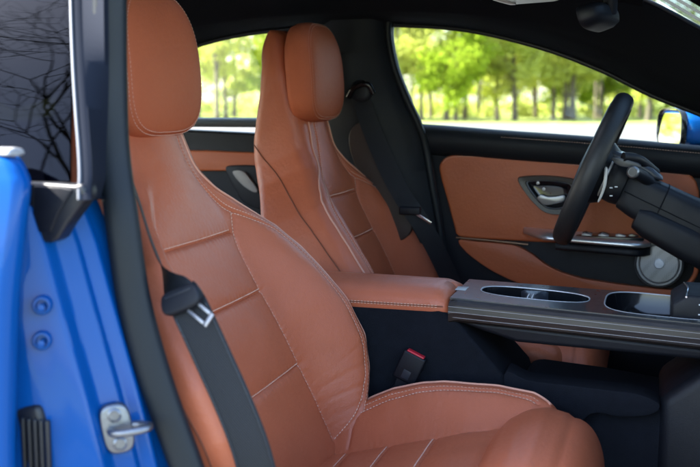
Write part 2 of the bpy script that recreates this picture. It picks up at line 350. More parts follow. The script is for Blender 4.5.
    V,F=loft([loop(p,r0+T*f,1. if f>.5 else 0) for p,f in prof]); hr=obj('headrest',V,F,'leather_head',root)
    for rho,f in ((.958,.845),(.918,.885)):
        Q=loop(rho,r0+T*f); Q=np.concatenate([Q,Q[:1]]); m_=stitches(Q,np.tile(HN,(len(Q),1)),r=.0005)
        m_.go('headrest_stitching','thread',hr,smooth=False,recalc=False)
    # cushion
    Oc=A([x0-.05,yc,0.]); 
    zc=tab([.15,.25,.3,.35,.42,.5,.55,.6,.68],[.50,.515,.527,.543,.565,.588,.598,.592,.55])
    zb=tab([.15,.2,.24,.27,.316,.357,.41,.444,.54,.6,.646,.68],[.46,.50,.545,.574,.600,.620,.634,.639,.640,.634,.615,.56],5)
    bol=lambda h: zb(h)-zc(h)
    W=tab([.15,.24,.32,.42,.55,.62,.68],[.245,.262,.272,.276,.274,.268,.25])
    C2=tab([.15,.3,.42,.5,.56,.68],[.19,.165,.15,.148,.155,.17])
    cs=[(.185,.2),(.168,.3),(.152,.42),(.15,.5),(.153,.545)]
    SA=[(.216,.22),(.216,.27),(.22,.33),(.225,.42),(.225,.5),(.222,.58),(.216,.61)]
    PP=[(.244,.215),(.246,.27),(.249,.33),(.2525,.42),(.2525,.5),(.2495,.58),(.242,.615),(.225,.63)]
    LAT=[.375,.455,.3]
    bight=[(.152,.30),(.19,.296),(.24,.30)]
    def ex2(S,H):
        a=np.abs(S); c=C2(H); ins=np.clip(1-(a/c)**2,0,1)**.6; pil=np.zeros_like(S)
        for u,v in ((.2,.3),(.3,.375),(.375,.455),(.455,.548)):
            t=np.clip((H-u)/(v-u),0,1); pil=np.maximum(pil,.007*np.sin(np.pi*t)**.5*((H>u)&(H<v)))
        t=np.clip((a-c)/(W(H)-.03-c),0,1)
        return ins*pil+.008*np.sin(np.pi*t)+.0005*np.sin(S*60+H*45)*np.sin(H*50-S*22)
    cu=Pad(Oc,SY,A([1.,0,0]),A([0,0,1.]),W,zc,bol,tab([.15,.68],[.36,.40]),C2,.03,[cs,mir(cs),SA,mir(SA),bight,mir(bight)]+[[(-C2(h),h),(0,h),(C2(h),h)] for h in LAT],ex2,0,.05,.15,.675)
    c=cu.build('seat_cushion','leather',root)
    for q in (SA,mir(SA)): cu.stitch(q,(-.0045,.0045)).go('double_stitching','thread',c,smooth=False,recalc=False)
    for h in LAT: cu.stitch([(-C2(h),h),(0,h),(C2(h),h)],(-.004,)).go('panel_stitching','thread',c,smooth=False,recalc=False)
    for q in (PP,mir(PP)): V,F=cu.pipe(q,.0022,.0008); obj('piping',V,F,'piping',c)
    # thigh support roll in front
    hwx=tab([.548,.556,.57,.59,.62,.66,.712],[.150,.176,.212,.240,.258,.262,.25],3)
    ztop=tab([.548,.556,.57,.6,.63,.66,.685,.70,.712],[.588,.606,.620,.634,.640,.634,.618,.597,.566],3)
    low=tab([.548,.6,.65,.712],[.55,.52,.47,.43])
    loops=[]
    for x in np.r_[np.linspace(.548,.58,10),np.linspace(.586,.68,20),np.linspace(.685,.712,10)]:
        w=float(hwx(x)); zt=float(ztop(x)); zl=float(low(x)); a=np.linspace(0,2*np.pi,84,endpoint=False); e=2/3.4
        ca,sa=np.cos(a),np.sin(a); S=np.sign(ca)*np.abs(ca)**e*w; Z=(zt+zl)/2+np.sign(sa)*np.abs(sa)**e*(zt-zl)/2
        Z=Z-.006*(np.abs(S)/w)**3*(sa>0)
        loops.append(A([[Oc[0]+x,yc+s_,z_] for s_,z_ in zip(S,Z)]))
    k0=[i_ for i_,l_ in enumerate(loops) if l_[0][0]-Oc[0]<=.671][-1]; loops=loops[:k0+1]; Lb=loops[-1]; ctr=Lb.mean(0)
    for ph in np.linspace(0,np.pi/2,26)[1:]:
        sc=A([1.,.80+.20*math.cos(ph)**.8,max(.03,math.cos(ph)**.75)]); loops.append(ctr+(Lb-ctr)*sc+A([.050*math.sin(ph),0,-.022*(1-math.cos(ph))]))
    V,F=loft(loops); t=obj('thigh_support',V,F,'leather',root)
    # seat base and side cover
    V,F=box(Oc[0]+.16,Oc[0]+.62,yc-.235,yc+.235,.24,.42); obj('seat_base',V,F,'black',root,bevel=.02)
    for sg in (1,-1):
        V,F=box(Oc[0]+.05,Oc[0]+.6,*sorted((yc+sg*.262,yc+sg*.29)),.34,.47); obj('side_cover',V,F,'black',root,bevel=.012)
    return root
seat1=make_seat('tan leather front seat nearest the open door, its cushion in full view',-.42,.05,0.,.071,'passenger_seat',.045,1.178,0.)
seat2=make_seat('tan leather front seat farther in, beyond the centre console and behind the steering wheel',.445,.02,-.02,.049,'driver_seat',0.,1.187,-.012)

# ------------------------------------------------------------------ car shell
car=thing('car','blue car with black and tan interior, seen through its open front doorway','car',(0,0,.2))
def strip(curves,name,mat,parent,n=14,**k):
    L=[cat(c,n) for c in curves]; V,F=loft(L,False,False); return obj(name,V,F,mat,parent,**k)
# floor and bulkheads
V,F=box(-1.3,1.75,-.70,.76,.18,.215); obj('floor',V,F,'carpet',car)
V,F=box(1.55,1.62,-.72,.74,.215,1.0); obj('firewall',V,F,'blacksoft',car)
V,F=box(-1.3,-1.2,-.70,.70,.215,.98); obj('rear_bulkhead',V,F,'blacksoft',car)
# roof lining over both seats, side to side
rl=[]
for x in np.linspace(-1.15,.74,20):
    rl.append([[x,y,1.40-.055*((y)/.5)**4*.5-.16*max(0,(-x-.3)/.85)**2-.05*max(0,(x-.3)/.44)**2] for y in np.linspace(-.5,.5,17)])
rl=[A(l) for l in rl]; top=[l+A([0,0,.035]) for l in rl]
def roofpart(name,i0,i1,j0,j1,mat,dz,th):
    lp_=[np.concatenate([l[j0:j1+1]+A([0,0,dz]),(l[j0:j1+1]+A([0,0,dz+th]))[::-1]]) for l in rl[i0:i1+1]]; V,F=loft(lp_); return obj(name,V,F,mat,car)
for i0,i1,j0,j1 in ((0,12,0,16),(17,19,0,16),(12,17,0,2),(12,17,14,16)):
    roofpart('roof_lining',i0,i1,j0,j1,'headliner',0,.03); roofpart('roof_panel',i0,i1,j0,j1,'blue',.034,.025)
roofpart('added_roof_glass',12,17,2,14,'added_roofglass',.05,.004)  # unseen glass panel, added to let skylight down onto the interior
# far roof rail and windscreen pillar
lowr=[(-1.0,.66,1.10),(-.8,.675,1.16),(-.6,.68,1.215),(-.425,.68,1.268),(-.31,.68,1.293),(-.17,.68,1.308),(0,.68,1.315),(.155,.685,1.312),(.32,.685,1.296),(.497,.69,1.252),(.643,.70,1.196),(.76,.71,1.137),(.876,.72,1.09),(1.02,.73,1.03),(1.2,.74,.96)]
upr=[(-1.0,.44,1.26),(-.8,.46,1.30),(-.6,.47,1.335),(-.42,.48,1.36),(-.3,.48,1.375),(-.17,.48,1.385),(0,.48,1.39),(.155,.48,1.395),(.32,.48,1.392),(.5,.49,1.387),(.64,.50,1.368),(.745,.52,1.332),(.862,.55,1.270),(1.02,.60,1.18),(1.2,.66,1.07)]
midr=[((a[0]+b[0])/2,(a[1]+b[1])/2-.03,(a[2]+b[2])/2-.022) for a,b in zip(lowr,upr)]
out2=[(a[0],a[1]+.07,a[2]+.012) for a in lowr]; out1=[(b[0],b[1]+.03,b[2]+(.05 if b[0]<.6 else .006)) for b in upr]
loops=[cat(c,8) for c in (lowr,midr,upr,out1,out2)]; V,F=loft([A(l) for l in zip(*loops)]); obj('roof_rail',V,F,'headliner',car)
edge=[(a[0],a[1]+.012,a[2]-.004) for a in lowr]; V,F=tube(cat(edge,8),.006,8); obj('window_seal',V,F,'rubberblack',car)
edge=[(b[0]+.004,b[1]+.006,b[2]+.003) for b in upr[10:]]; V,F=tube(cat(edge,8),.006,8); obj('windscreen_seal',V,F,'rubberblack',car)
# near roof rail above the doorway
loops=[]
for a,b in list(zip(lowr,upr))[:10]:
    loops.append(A([(a[0],-a[1]+.06,a[2]+.06),(b[0],-b[1],b[2]),(b[0],-b[1]-.04,b[2]+.045),(a[0],-a[1]-.03,a[2]+.075)]))
V,F=loft(loops); obj('roof_rail',V,F,'blue',car)
V,F=tube(cat([(.45,-.56,1.385),(.60,-.555,1.385),(.745,-.55,1.365),(.95,-.60,1.245),(1.2,-.67,1.09),(1.4,-.70,.97)],6),.03,12); obj('windscreen_pillar',V,F,'blue',car)
# windscreen
ws=[A([(.745,-.52,1.350),(.745,.52,1.350),(1.2,.66,1.085),(1.2,-.66,1.085)])]
V=np.concatenate([ws[0],ws[0]+A([.003,0,.006])]); obj('windscreen',V,[(0,1,2,3),(7,6,5,4),(0,4,5,1),(1,5,6,2),(2,6,7,3),(3,7,4,0)],'screen',car,smooth=False)
V,F=box(.66,.76,-.5,.5,1.347,1.39); obj('windscreen_header',V,F,'headliner',car,bevel=.012)
# overhead lamp console
V,F=prism([(.44,1.385),(.445,1.318),(.52,1.296),(.60,1.30),(.66,1.35),(.66,1.385)],-.10,.10); oc=obj('overhead_console',V,F,'trimgrey',car,bevel=.012)
for y in (-.06,.06):
    V,F=lathe((.50,y,1.306),(-.28,0,-.96),[(0,0),(.026,0),(.026,.006),(.018,.0085),(0,.009)],24); obj('lamp_lens',V,F,'lens',oc)
# far middle pillar
p_f=[(.13,.69,1.33),(.128,.69,1.28),(.145,.69,1.20),(.178,.69,1.12),(.205,.70,1.06),(.222,.715,1.0),(.24,.72,.9),(.26,.73,.78),(.28,.735,.6),(.28,.735,.3)]
p_m=[(.085,.635,1.33),(.088,.635,1.28),(.105,.635,1.20),(.133,.635,1.12),(.16,.64,1.06),(.17,.65,1.0),(.185,.66,.9),(.205,.67,.78),(.22,.675,.6),(.22,.675,.3)]
p_b=[(-.02,.635,1.33),(-.02,.632,1.28),(-.02,.63,1.20),(-.02,.63,1.12),(-.02,.635,1.06),(-.01,.645,1.0),(0,.65,.9),(0,.66,.78),(0,.665,.6),(0,.665,.3)]
p_r=[(-.06,.69,z[2]) for z in p_b]; p_o=[(-.02,.77,z[2]) for z in p_b]; p_q=[(a[0]-.02,.78,a[2]) for a in p_f]
loops=[cat(c,6) for c in (p_f,p_m,p_b,p_r,p_o,p_q)]; V,F=loft([A(l) for l in zip(*loops)]); pil=obj('middle_pillar',V,F,'blacksoft',car,bevel=0,label='black middle pillar with belt guide on the far side')
V,F=tube(cat([(a[0]-.010,a[1]-.012,a[2]) for a in p_f[:9]],6),[.011]*49,8); obj('door_seal',V,F,'rubber',pil)
q=[at(*p,.628) for p in ((352,128),(372,122),(384,150),(398,186),(412,230),(385,240),(365,190),(350,150))]
V,F=prism([(p[0],p[2]) for p in cat(q,5,True)],.626,.64); obj('pillar_reflection',V,F,simple('painted seat reflection brown',(.03,.016,.012),.5,bump=.3,scale=600),pil,bevel=.003)  # brown patch paints the seat colour reflected in the black pillar

# --- driver door (far side)
door=thing('driver_door','','x'); bpy.data.objects.remove(door)
def part(name,V,F,mat,parent,**k): return obj(name,V,F,mat,parent,**k)
belt=[(.15,1.058),(.204,1.057),(.404,1.043),(.647,1.028),(.879,1.010),(1.15,.99)]
V,F=prism([(.235,.30),(1.2,.30)]+[(x,z-.045) for x,z in belt[::-1]],.745,.83); dd=obj('driver_door',V,F,'black',car,bevel=.006,label='black and tan inner face of the driver door beyond the steering wheel')
# soft upper ledge with rolled edge
lp=[]
for x,z in cat(belt,6):
    lp.append(A([(x,.775,z-.004),(x,.755,z+.001),(x,.735,z-.001),(x,.715,z-.009),(x,.703,z-.024),(x,.703,z-.04),(x,.712,z-.066),(x,.75,z-.08),(x,.80,z-.08),(x,.80,z-.004)]))
V,F=loft(lp); obj('door_ledge',V,F,'blacksoft',dd)
Q=A([(x,.7085,z-.0155) for x,z in cat(belt[2:],20)]); stitches(Q,np.tile(A([0,-.7,.7]),(len(Q),1)),r=.0006).go('ledge_stitching','thread',dd,smooth=False,recalc=False)
def tri(px,y): return [(p[0],p[2]) for p in (at(a,b,y) for a,b in px)]
# upper tan insert
ins=[(439.5,172),(441,162),(448,156.5),(462,155),(500,156.5),(550,161),(600,166),(690,174),(692,232),(640,243),(560,243),(500,240),(470,238),(457.5,235.5),(454,226),(447,200)]
P2=cat(tri(ins,.727),6,True); V,F=prism(P2,.727,.75); obj('door_insert',V,F,'leather_side',dd,bevel=.006)
sm=tri([(442,163),(448,158),(462,156.5),(500,158),(550,162.5),(600,167.5),(690,175)],.7255); Q=cat([(a,.7262,b) for a,b in sm],10); V,F=tube(Q,.0012,6); obj('insert_piping',V,F,'piping',dd)
# lower tan sweep
lo=[(459,240),(475,241.5),(500,243.5),(516,246),(530,253),(550,267),(575,276.5),(610,283),(660,289),(690,291),(690,298),(650,298),(600,293),(560,290),(525,285),(500,275),(480,263),(464,250)]
V,F=prism(cat(tri(lo,.725),5,True),.725,.75); obj('lower_insert',V,F,'leather_side',dd,bevel=.006)
# bright strip between the inserts
Q=[at(*p,.722) for p in ((456,237.5),(480,239.6),(505,242),(528,244.5))]; V,F=tube(cat(Q,8),.0024,8); obj('trim_strip',V,F,simple('bronze trim strip',(.32,.2,.12),.3,.9),dd)
# handle bowl
hb=[(518,179),(526,176),(548,175.5),(570,178),(580,183),(582,200),(572,211),(558,214.5),(545,212),(535,204),(525,192)]
oc_=A([(p[0],p[2]) for p in cat(A([at(a,b,.722) for a,b in hb]),6,True)]); ct=oc_.mean(0)
def lp2(s,y): q=ct+(oc_-ct)*s; return A([(a,y,b) for a,b in q])
V,F=loft([lp2(1.,.7275),lp2(1.,.716),lp2(.97,.712),lp2(.76,.713),lp2(.72,.720)],True,False); hbw=obj('handle_surround',V,F,'wood',dd)
V,F=loft([lp2(.735,.7185),lp2(.72,.7145),lp2(.70,.7155),lp2(.695,.722)],True,False); obj('handle_bezel',V,F,'silver',hbw)
V,F=loft([lp2(.71,.7195),lp2(.68,.7215),lp2(.40,.7225),lp2(.02,.7225)],True,False); obj('handle_bowl',V,F,'gloss',hbw)
lev=[(537,198),(541,194.5),(548,196.5),(557,196),(564,195),(564,201),(554,204),(545,205),(540,202)]
V,F=prism(cat(tri(lev,.709),5,True),.706,.7165); obj('door_lever',V,F,'trimring',hbw,bevel=.003)
for px in ((538,183),(544,189)):
    p=at(*px,.719); V,F=lathe(p,(0,-1,0),[(.004,0),(.004,.003),(.0,.0035)],14); obj('seat_button',V,F,'silver',hbw)
# armrest with bright cap and window switches
ar=[]
for x,hh_ in zip(np.linspace(.466,.775,22),np.r_[np.linspace(.2,1,5),np.ones(15),.9,.6]):
    z=.800-.045*(x-.468); yb=.73-.11*hh_
    ar.append(A([(x,.735,z),(x,yb+.006,z-.003),(x,yb+.002,z-.006),(x,yb,z-.010),(x,yb+.002,z-.0135),(x,yb+.010,z-.016),(x,.735,z-.016)]))
V,F=loft(ar); arm=obj('armrest',V,F,'armmetal',dd)
ap=[A([(p[0],p[1]+(.012 if 0<i<6 else 0),p[2]-.0165-(.006 if i>2 else 0)) for i,p in enumerate(l)]) for l in ar[6:]]
V,F=loft(ap); obj('armrest_base',V,F,'black',dd)
V,F=box(.60,.76,.655,.722,.786,.7925); sw=obj('switch_panel',V,F,'gloss',arm,bevel=.0015)
for i,(x,y) in enumerate(((.625,.672),(.625,.702),(.665,.672),(.665,.702),(.705,.68),(.735,.69))):
    V,F=prism([(x-.012,.7895),(x+.012,.7895),(x+.012,.7945),(x-.004,.798),(x-.012,.796)],y-.007,y+.007); obj('window_switch',V,F,'silver' if i%2==0 else 'gloss',arm,bevel=.0012)
# pocket and loudspeaker
V,F=box(.55,1.1,.69,.76,.42,.60); obj('door_pocket',V,F,'black',dd,bevel=.02)
sp=at(659,264,.690); V,F=lathe(sp,(-.12,-1,.1),[(0,.0005),(.044,.0),(.048,-.0015),(.048,-.004),(.0495,-.004),(.0495,.001),(.0525,.001),(.0535,-.002),(.0535,-.03)],64); spk=obj('speaker_grille',V,F,'speaker',dd)
for p_ in spk.data.polygons: p_.use_smooth=False
V,F=lathe(sp+A([0,-.001,0]),(-.12,-1,.1),[(.0125,0),(.0125,.0012),(.0105,.0015),(.0103,.0006),(.0,.0007)],28); obj('speaker_badge',V,F,'steel',spk)
V,F=tube(cat([sp+A([.0560*math.cos(a),-.002,.0555*math.sin(a)]) for a in np.linspace(0,2*math.pi,40)],2),.0018,6,False); obj('speaker_ring',V,F,'trimgrey',spk)
Q=[at(*p,.66) for p in ((697,262),(696,272),(691,281),(683,288),(672,292))]; V,F=tube(cat(Q,8),[.006]*33,8); obj('pocket_edge',V,F,'leather_side',dd)
# window glass and front quarter
win=[(x,z-.02) for x,z in belt]; wt=[(a[0],a[2]+.01) for a in lowr[7:]]
def glasspane(name,bot,topc,yb,yt,mat,parent,th=.004,n=24):
    bx=np.linspace(0,1,n); b_=cat(bot,10); t_=cat(topc,10)
    bi=A([[np.interp(u,np.linspace(0,1,len(b_)),b_[:,k]) for k in (0,1)] for u in bx]); ti=A([[np.interp(u,np.linspace(0,1,len(t_)),t_[:,k]) for k in (0,1)] for u in bx])
    rows=[]
    for v in np.linspace(0,1,6):
        y=yb+(yt-yb)*v+(.01 if yb>0 else -.01)*math.sin(math.pi*v); q=bi+(ti-bi)*v; rows.append(A([(a,y,z) for a,z in q]))
    f,_=loft(rows,False,False); nn=n; V=np.concatenate([f,f+A([0,th if yb>0 else -th,0])]); Fq=[]
    k=len(f)
    for i in range(5):
        for j in range(nn-1):
            a=i*nn+j; Fq+= [(a,a+1,a+nn+1,a+nn),(k+a,k+a+nn,k+a+nn+1,k+a+1)]
    bd=[j for j in range(nn)]+[i*nn+nn-1 for i in range(1,6)]+[5*nn+j for j in range(nn-2,-1,-1)]+[i*nn for i in range(4,0,-1)]
    for a,b in zip(bd,bd[1:]+bd[:1]): Fq.append((a,b,k+b,k+a))
    return obj(name,V,Fq,mat,parent)
glasspane('window',[(.10,1.034),(.5,1.02),(.9,.99),(1.12,.975)],[(.02,1.33),(.32,1.305),(.66,1.20),(1.12,1.0)],.782,.722,'glass',dd)
# --- far rear door
V,F=prism([(-.95,.30),(-.035,.30),(-.035,1.02),(-.3,1.03),(-.6,1.04),(-.95,1.05)],.742,.83); rd=obj('rear_door',V,F,'black',car,bevel=.006,label='black and tan inner face of the rear door glimpsed between the front seats')
lp=[]
for x in np.linspace(-.95,-.02,14):
    z=1.071+.0*x; lp.append(A([(x,.79,z),(x,.745,z-.001),(x,.725,z-.006),(x,.718,z-.014),(x,.722,z-.022),(x,.75,z-.026),(x,.79,z-.026)]))
V,F=loft(lp); obj('door_ledge',V,F,simple('grey satin ledge',(.11,.12,.125),.5),rd)
V,F=prism(tri([(150,150.5),(205,150.5),(262,153),(330,157),(330,175),(262,171),(150,171)],.728),.728,.75); obj('door_insert',V,F,'leather_side',rd,bevel=.005)
V,F=prism(cat(tri([(226,170),(232,165.5),(262,166),(290,172),(290,210),(250,206),(236,190)],.722),5,True),.718,.75); h2=obj('handle_surround',V,F,'black',rd,bevel=.004)
V,F=prism(cat(tri([(233,172),(243,171),(250,178),(258,190),(254,192),(242,184)],.714),4,True),.709,.7185); obj('door_lever',V,F,'lens',h2,bevel=.002)
glasspane('window',[(-.9,1.05),(-.3,1.05),(-.02,1.05)],[(-.78,1.18),(-.3,1.31),(-.02,1.33)],.775,.72,'glass',rd)
# --- near door jamb (blue), lofted level by level
lev=[]
def jam(z):
    t=(z-.66)/(.99-.66)
    # lateral positions shrink towards the top where the pillar leans in
    fx=np.interp(z,[.3,.66,.76,.87,.95,1.0,1.06],[.285,.224,.200,.168,.146,.126,.118])   # seal edge at y=-.715
    wdt=np.interp(z,[.3,.66,.95,1.0,1.06],[1.05,1.,.9,.8,.7])
    cn=[(-.26,-.89),(-.14,-.880),(-.03,-.848),(-.008,-.833),(.018,-.818),(.015,-.79),(.036,-.768),(.030,-.757),(.049,-.745),(.044,-.732),(.054,-.705),(-.05,-.68)]
    pr=[cn[0]]
    for a_,b_,c_ in zip(cn,cn[1:],cn[2:]):
        a_,b_,c_=A(a_),A(b_),A(c_)
        for q_ in (0,.33,.67,1.):
            u_=b_+(a_-b_)/np.linalg.norm(a_-b_)*.007; v_=b_+(c_-b_)/np.linalg.norm(c_-b_)*.007; pr.append(tuple((1-q_)**2*u_+2*q_*(1-q_)*b_+q_*q_*v_))
    pr.append(cn[-1])
    return A([(fx-.052*wdt+dx*wdt,-.745+(y+.715)*.87,z) for dx,y in pr])
zs=[.25,.4,.55,.62,.66,.72,.78,.84,.9,.95,.98,1.0]
V,F=loft([jam(z) for z in zs],False,False); pilr=obj('door_jamb',V,F,'blue',car,recalc=True,label='blue painted door jamb with striker plate')
# sill panel under the doorway
V,F=box(.0,1.5,-.86,-.70,.22,.36); obj('door_sill',V,F,'blue',car,bevel=.03)
# dark seal & trim band
sc=[(111,-120,-.72),(111,-60,-.72),(110,0,-.72),(110.5,80,-.722),(113,150,-.73),(122,220,-.745),(134,300,-.75),(156,380,-.752),(187,467,-.752),(209,530,-.752),(229,600,-.752)]
P=cat([at(*p) for p in sc],10); T,_,_=frames(P)
loops=[]
for p,t in zip(P,T):
    wv=A([.93,.37,0]); a=np.linspace(0,2*np.pi,20,endpoint=False); nv=np.cross(wv,t); nv/=np.linalg.norm(nv); wv=np.cross(t,nv)
    e=2/2.7; ca,sa=np.sign(np.cos(a))*np.abs(np.cos(a))**e,np.sign(np.sin(a))*np.abs(np.sin(a))**e
    loops.append(p+.0205*ca[:,None]*wv+.014*sa[:,None]*nv)
V,F=loft(loops); obj('door_seal',V,F,'rubber',car,label='slate rubber seal running down the near doorway')
P2=cat([at(p[0]+3,p[1],p[2]+.02) for p in sc],10); loops=[]
for p in P2: loops.append(A([p+A([.004,0,0]),p+A([.004,.015,0]),p+A([-.02,.05,0]),p+A([-.05,.058,0]),p+A([-.052,.048,0]),p+A([-.02,.018,0])]))
V,F=loft(loops); obj('pillar_lining',V,F,simple('grey green pillar lining',(.03,.038,.038),.6,bump=.2,scale=500),car)
# --- near rear door: skin edge, glass, corner trim
ed=[(.095,1.061),(.112,1.056),(.124,1.042),(.131,1.02),(.126,.95),(.118,.88),(.110,.78),(.106,.70),(.104,.55),(.12,.36)]
loops=[]
for x,z in cat(ed,5):
    yo=-.915+.02*max(0,(z-.9)/.15)**2; loops.append(A([(x-1.0,yo-.02,z),(x-.3,yo-.012,z),(x-.012,yo,z),(x-.003,yo+.004,z),(x,yo+.011,z),(x-.001,yo+.020,z),(x-.010,yo+.024,z),(x-.016,yo+.03,z),(x-.016,yo+.045,z),(x-.03,yo+.058,z),(x-1.0,yo+.07,z)]))
V,F=loft(loops); nd_=obj('near_rear_door'.replace('near_',''),V,F,'blue',car,label='blue rear door beside the open front doorway, tinted window')
lp=[]
for x in np.linspace(-.9,.112,12): lp.append(A([(x,-.892,1.0605),(x,-.888,1.067),(x,-.876,1.069),(x,-.862,1.067),(x,-.858,1.0605),(x,-.875,1.058)]))
V,F=loft(lp); obj('waist_trim',V,F,'silver',nd_,bevel=.003)
gl=glasspane('window',[(-.9,1.0),(-.4,1.0),(.1435,1.0)],[(-.8,1.30),(-.4,1.34),(.074,1.345)],-.823,-.655,'tint',nd_)
gp=[(79,-40),(79.5,0),(81,60),(84,110),(87,150),(87.5,176),(82,183)]
def onpane(a,b):
    y=-.8
    for _ in range(6): y=-.823+.487*(at(a,b,y)[2]-1.0)-.016
    return at(a,b,y)
rows=[(69,-120),(69,-60),(69,0),(71,60),(74,110),(77,150),(78,176),(77,190),(77,200)]
wd=[31,31,31,30,28,26,26,24,22]
L0=cat([onpane(a,b) for a,b in rows],8); L1=cat([onpane(a+9,b) for a,b in rows],8); L2=cat([onpane(a+12,b)+A([0,.004,0]) for a,b in rows],8); L3=cat([at(a+w_,b,-.752) for (a,b),w_ in zip(rows,wd)],8)+A([0,.008,0]); L4=L3+A([.0,.05,0]); L5=L0+A([-.016,.03,0])
loops=[A([a+A([-.001,.008,0]),a,b,b+A([.002,.003,0]),c,d,e,f]) for a,b,c,d,e,f in zip(L0,L1,L2,L3,L4,L5)]
V,F=loft(loops); frm=obj('window_frame',V,F,simple('matte dark frame trim',(.012,.015,.024),.85,spec=.08,bump=.15,scale=500),nd_)
Q=cat([onpane(a+2.5,b)+A([0,-.0012,0]) for a,b in rows],8); V,F=tube(Q,.0022,8); obj('frame_strip',V,F,simple('grey metallic frame strip',(.10,.11,.13),.5,.3,spec=.3),frm)
ct_=[(24,181),(60,182),(82,184),(90,182),(93,188),(94,196),(86,207),(75,222),(66,237),(60,241),(33,240),(29,232),(24,215)]
q=[(p[0],p[2]) for p in (at(a,b,-.815) for a,b in ct_)]
V,F=prism(q,-.832,-.805); obj('corner_trim',V,F,'rubberblack',nd_,bevel=.004)
q=[(p[0],p[2]) for p in (at(a,b,-.84) for a,b in ((30,186),(58,187),(70,190),(55,215),(48,233),(36,233),(30,214)))]
V,F=prism(q,-.835,-.830); obj('corner_pad',V,F,'black',nd_,bevel=.002)
# striker plate and its loop
c=at(117,428,-.808); un=A([.52,-.85,.05]); un/=np.linalg.norm(un); ux=np.cross([0,0,1.],un); ux/=np.linalg.norm(ux); uz=np.cross(un,ux)
if ux[0]<0: ux=-ux
ux,uz=ux*.96-uz*.28*0+uz*.12,uz*.99+ux*(-.16)
def lpp(pts,d): return A([c+ux*a+uz*b+un*d for a,b in pts])
oval=[]
for a in np.linspace(0,2*np.pi,40,endpoint=False):
    e=2/3.4; oval.append((.0185*np.sign(math.cos(a))*abs(math.cos(a))**e*(1.0-.10*math.cos(2*a)*0),.030*np.sign(math.sin(a))*abs(math.sin(a))**e))
oval=A(oval)
V,F=loft([lpp(oval,-.006),lpp(oval,.003),lpp(oval*.94,.0055),lpp(oval*.88,.006)]); stk=obj('striker_plate',V,F,'steel',pilr)
for b in (-.0175,.0175):
    V,F=lathe(c+uz*b+un*.006,un,[(.0085,-.002),(.0085,.002),(.006,.0034),(.006,.002),(.0,.002)],20); obj('striker_bolt',V,F,'steel',stk)
L=[c+ux*(-.008)+un*.004,c+ux*(-.006)+un*.018,c+ux*.004+un*.026,c+ux*.020+un*.030,c+ux*.034+un*.028,c+ux*.038+un*.018,c+ux*.030+un*.006,c+ux*.020+un*.0]
V,F=tube(cat(L,6),.0048,10); obj('striker_loop',V,F,'steel',stk)
# rear door hinges and cable boot in the jamb recess
for px,py in ((27,310),(27,346)):
    c2=at(px,py,-.878); V,F=lathe(c2+A([0,.03,0]),(.45,-.88,.1),[(.0115,-.03),(.0110,.008),(.0095,.011),(.0070,.0112),(.0062,.004),(.0,.004)],28); hg=obj('hinge_boss',V,F,'blue',pilr)
    V,F=lathe(c2+A([.008,.016,0]),(.45,-.88,.1),[(.0042,-.002),(.0042,.006),(.0,.0065)],6); obj('hinge_bolt',V,F,'blue',hg)
q=[(p[0],p[2]) for p in (at(a,b,-.845) for a,b in ((18,402),(49,400),(54,418),(55,462),(52,500),(20,500)))]
V,F=prism(q,-.868,-.80); bt=obj('cable_boot',V,F,'rubberblack',pilr,bevel=.006)
for k in range(5):
    p=at(36,440,-.87); x_=p[0]-.016+.008*k; V,F=box(x_-.0025,x_+.0025,-.873,-.866,p[2]-.05,p[2]+.025); obj('boot_rib',V,F,'rubberblack',bt,bevel=.002)
# --- dashboard end at the right
loops=[]
for y in np.linspace(-.70,.735,16):
    k=.0 if y>.2 else -.02
    loops.append(A([(1.55,y,.40),(1.02+k,y,.42),(.93+k,y,.56),(.915+k,y,.70),(.905+k,y,.78),(.925,y,.86),(.945,y,.93),(.98,y,.975),(1.05,y,.995),(1.3,y,1.0),(1.55,y,.96)]))
V,F=loft(loops); ds=obj('dashboard',V,F,'blacksoft',car,bevel=.012)
V,F=lathe((.925,.63,.90),(-.95,-.1,.2),[(.046,-.03),(.046,.006),(.040,.009),(.037,.004),(.034,-.01),(.0,-.012)],36); av=obj('air_vent',V,F,'silver',ds)
for k in range(5):
    V,F=box(.912,.918,.60,.66,.872+k*.014,.875+k*.014); obj('vent_vane',V,F,'gloss',av)
# --- wing mirror outside the driver window
wm=[]
for k,(x,sx) in enumerate(zip([.806,.812,.83,.87,.91,.95,.975],[.9,.97,1.,1.,.92,.7,.35])):
    a=np.linspace(0,2*np.pi,40,endpoint=False); e=2/3.6; wm.append(A([(x,1.0+.12*sx*np.sign(math.cos(t))*abs(math.cos(t))**e,1.047+.052*sx*np.sign(math.sin(t))*abs(math.sin(t))**e) for t in a]))
def turn(V,tilt=0.):
    V=A(V,float); c_,s_=math.cos(math.radians(15)),math.sin(math.radians(15)); d=V-A([.806,.885,0]); d[:,0]+=tilt*(V[:,2]-1.047); return A([.846,.885,0])+np.stack([d[:,0]*c_-d[:,1]*s_,d[:,0]*s_+d[:,1]*c_,d[:,2]],-1)
V,F=loft(wm); mir_=obj('wing_mirror',turn(V),F,'blue',car,label='blue wing mirror outside the driver window')
def mlp(x,s): a=np.linspace(0,2*np.pi,40,endpoint=False); e=2/3.6; return A([(x,1.0+.118*s*np.sign(math.cos(t))*abs(math.cos(t))**e,1.047+.053*s*np.sign(math.sin(t))*abs(math.sin(t))**e) for t in a])
V,F=loft([mlp(.812,1.0),mlp(.802,1.02),mlp(.798,1.0),mlp(.798,.95),mlp(.806,.93)],True,False); obj('mirror_rim',turn(V),F,'gloss',mir_)
V,F=loft([mlp(.8045,.95),mlp(.8025,.945)]); obj('mirror_glass',turn(V,.09),F,'mirror',mir_,smooth=False)
V,F=prism([(.85,.94),(.95,.94),(.94,1.005),(.86,1.005)],.80,.97); obj('mirror_arm',V,F,'gloss',mir_,bevel=.01)

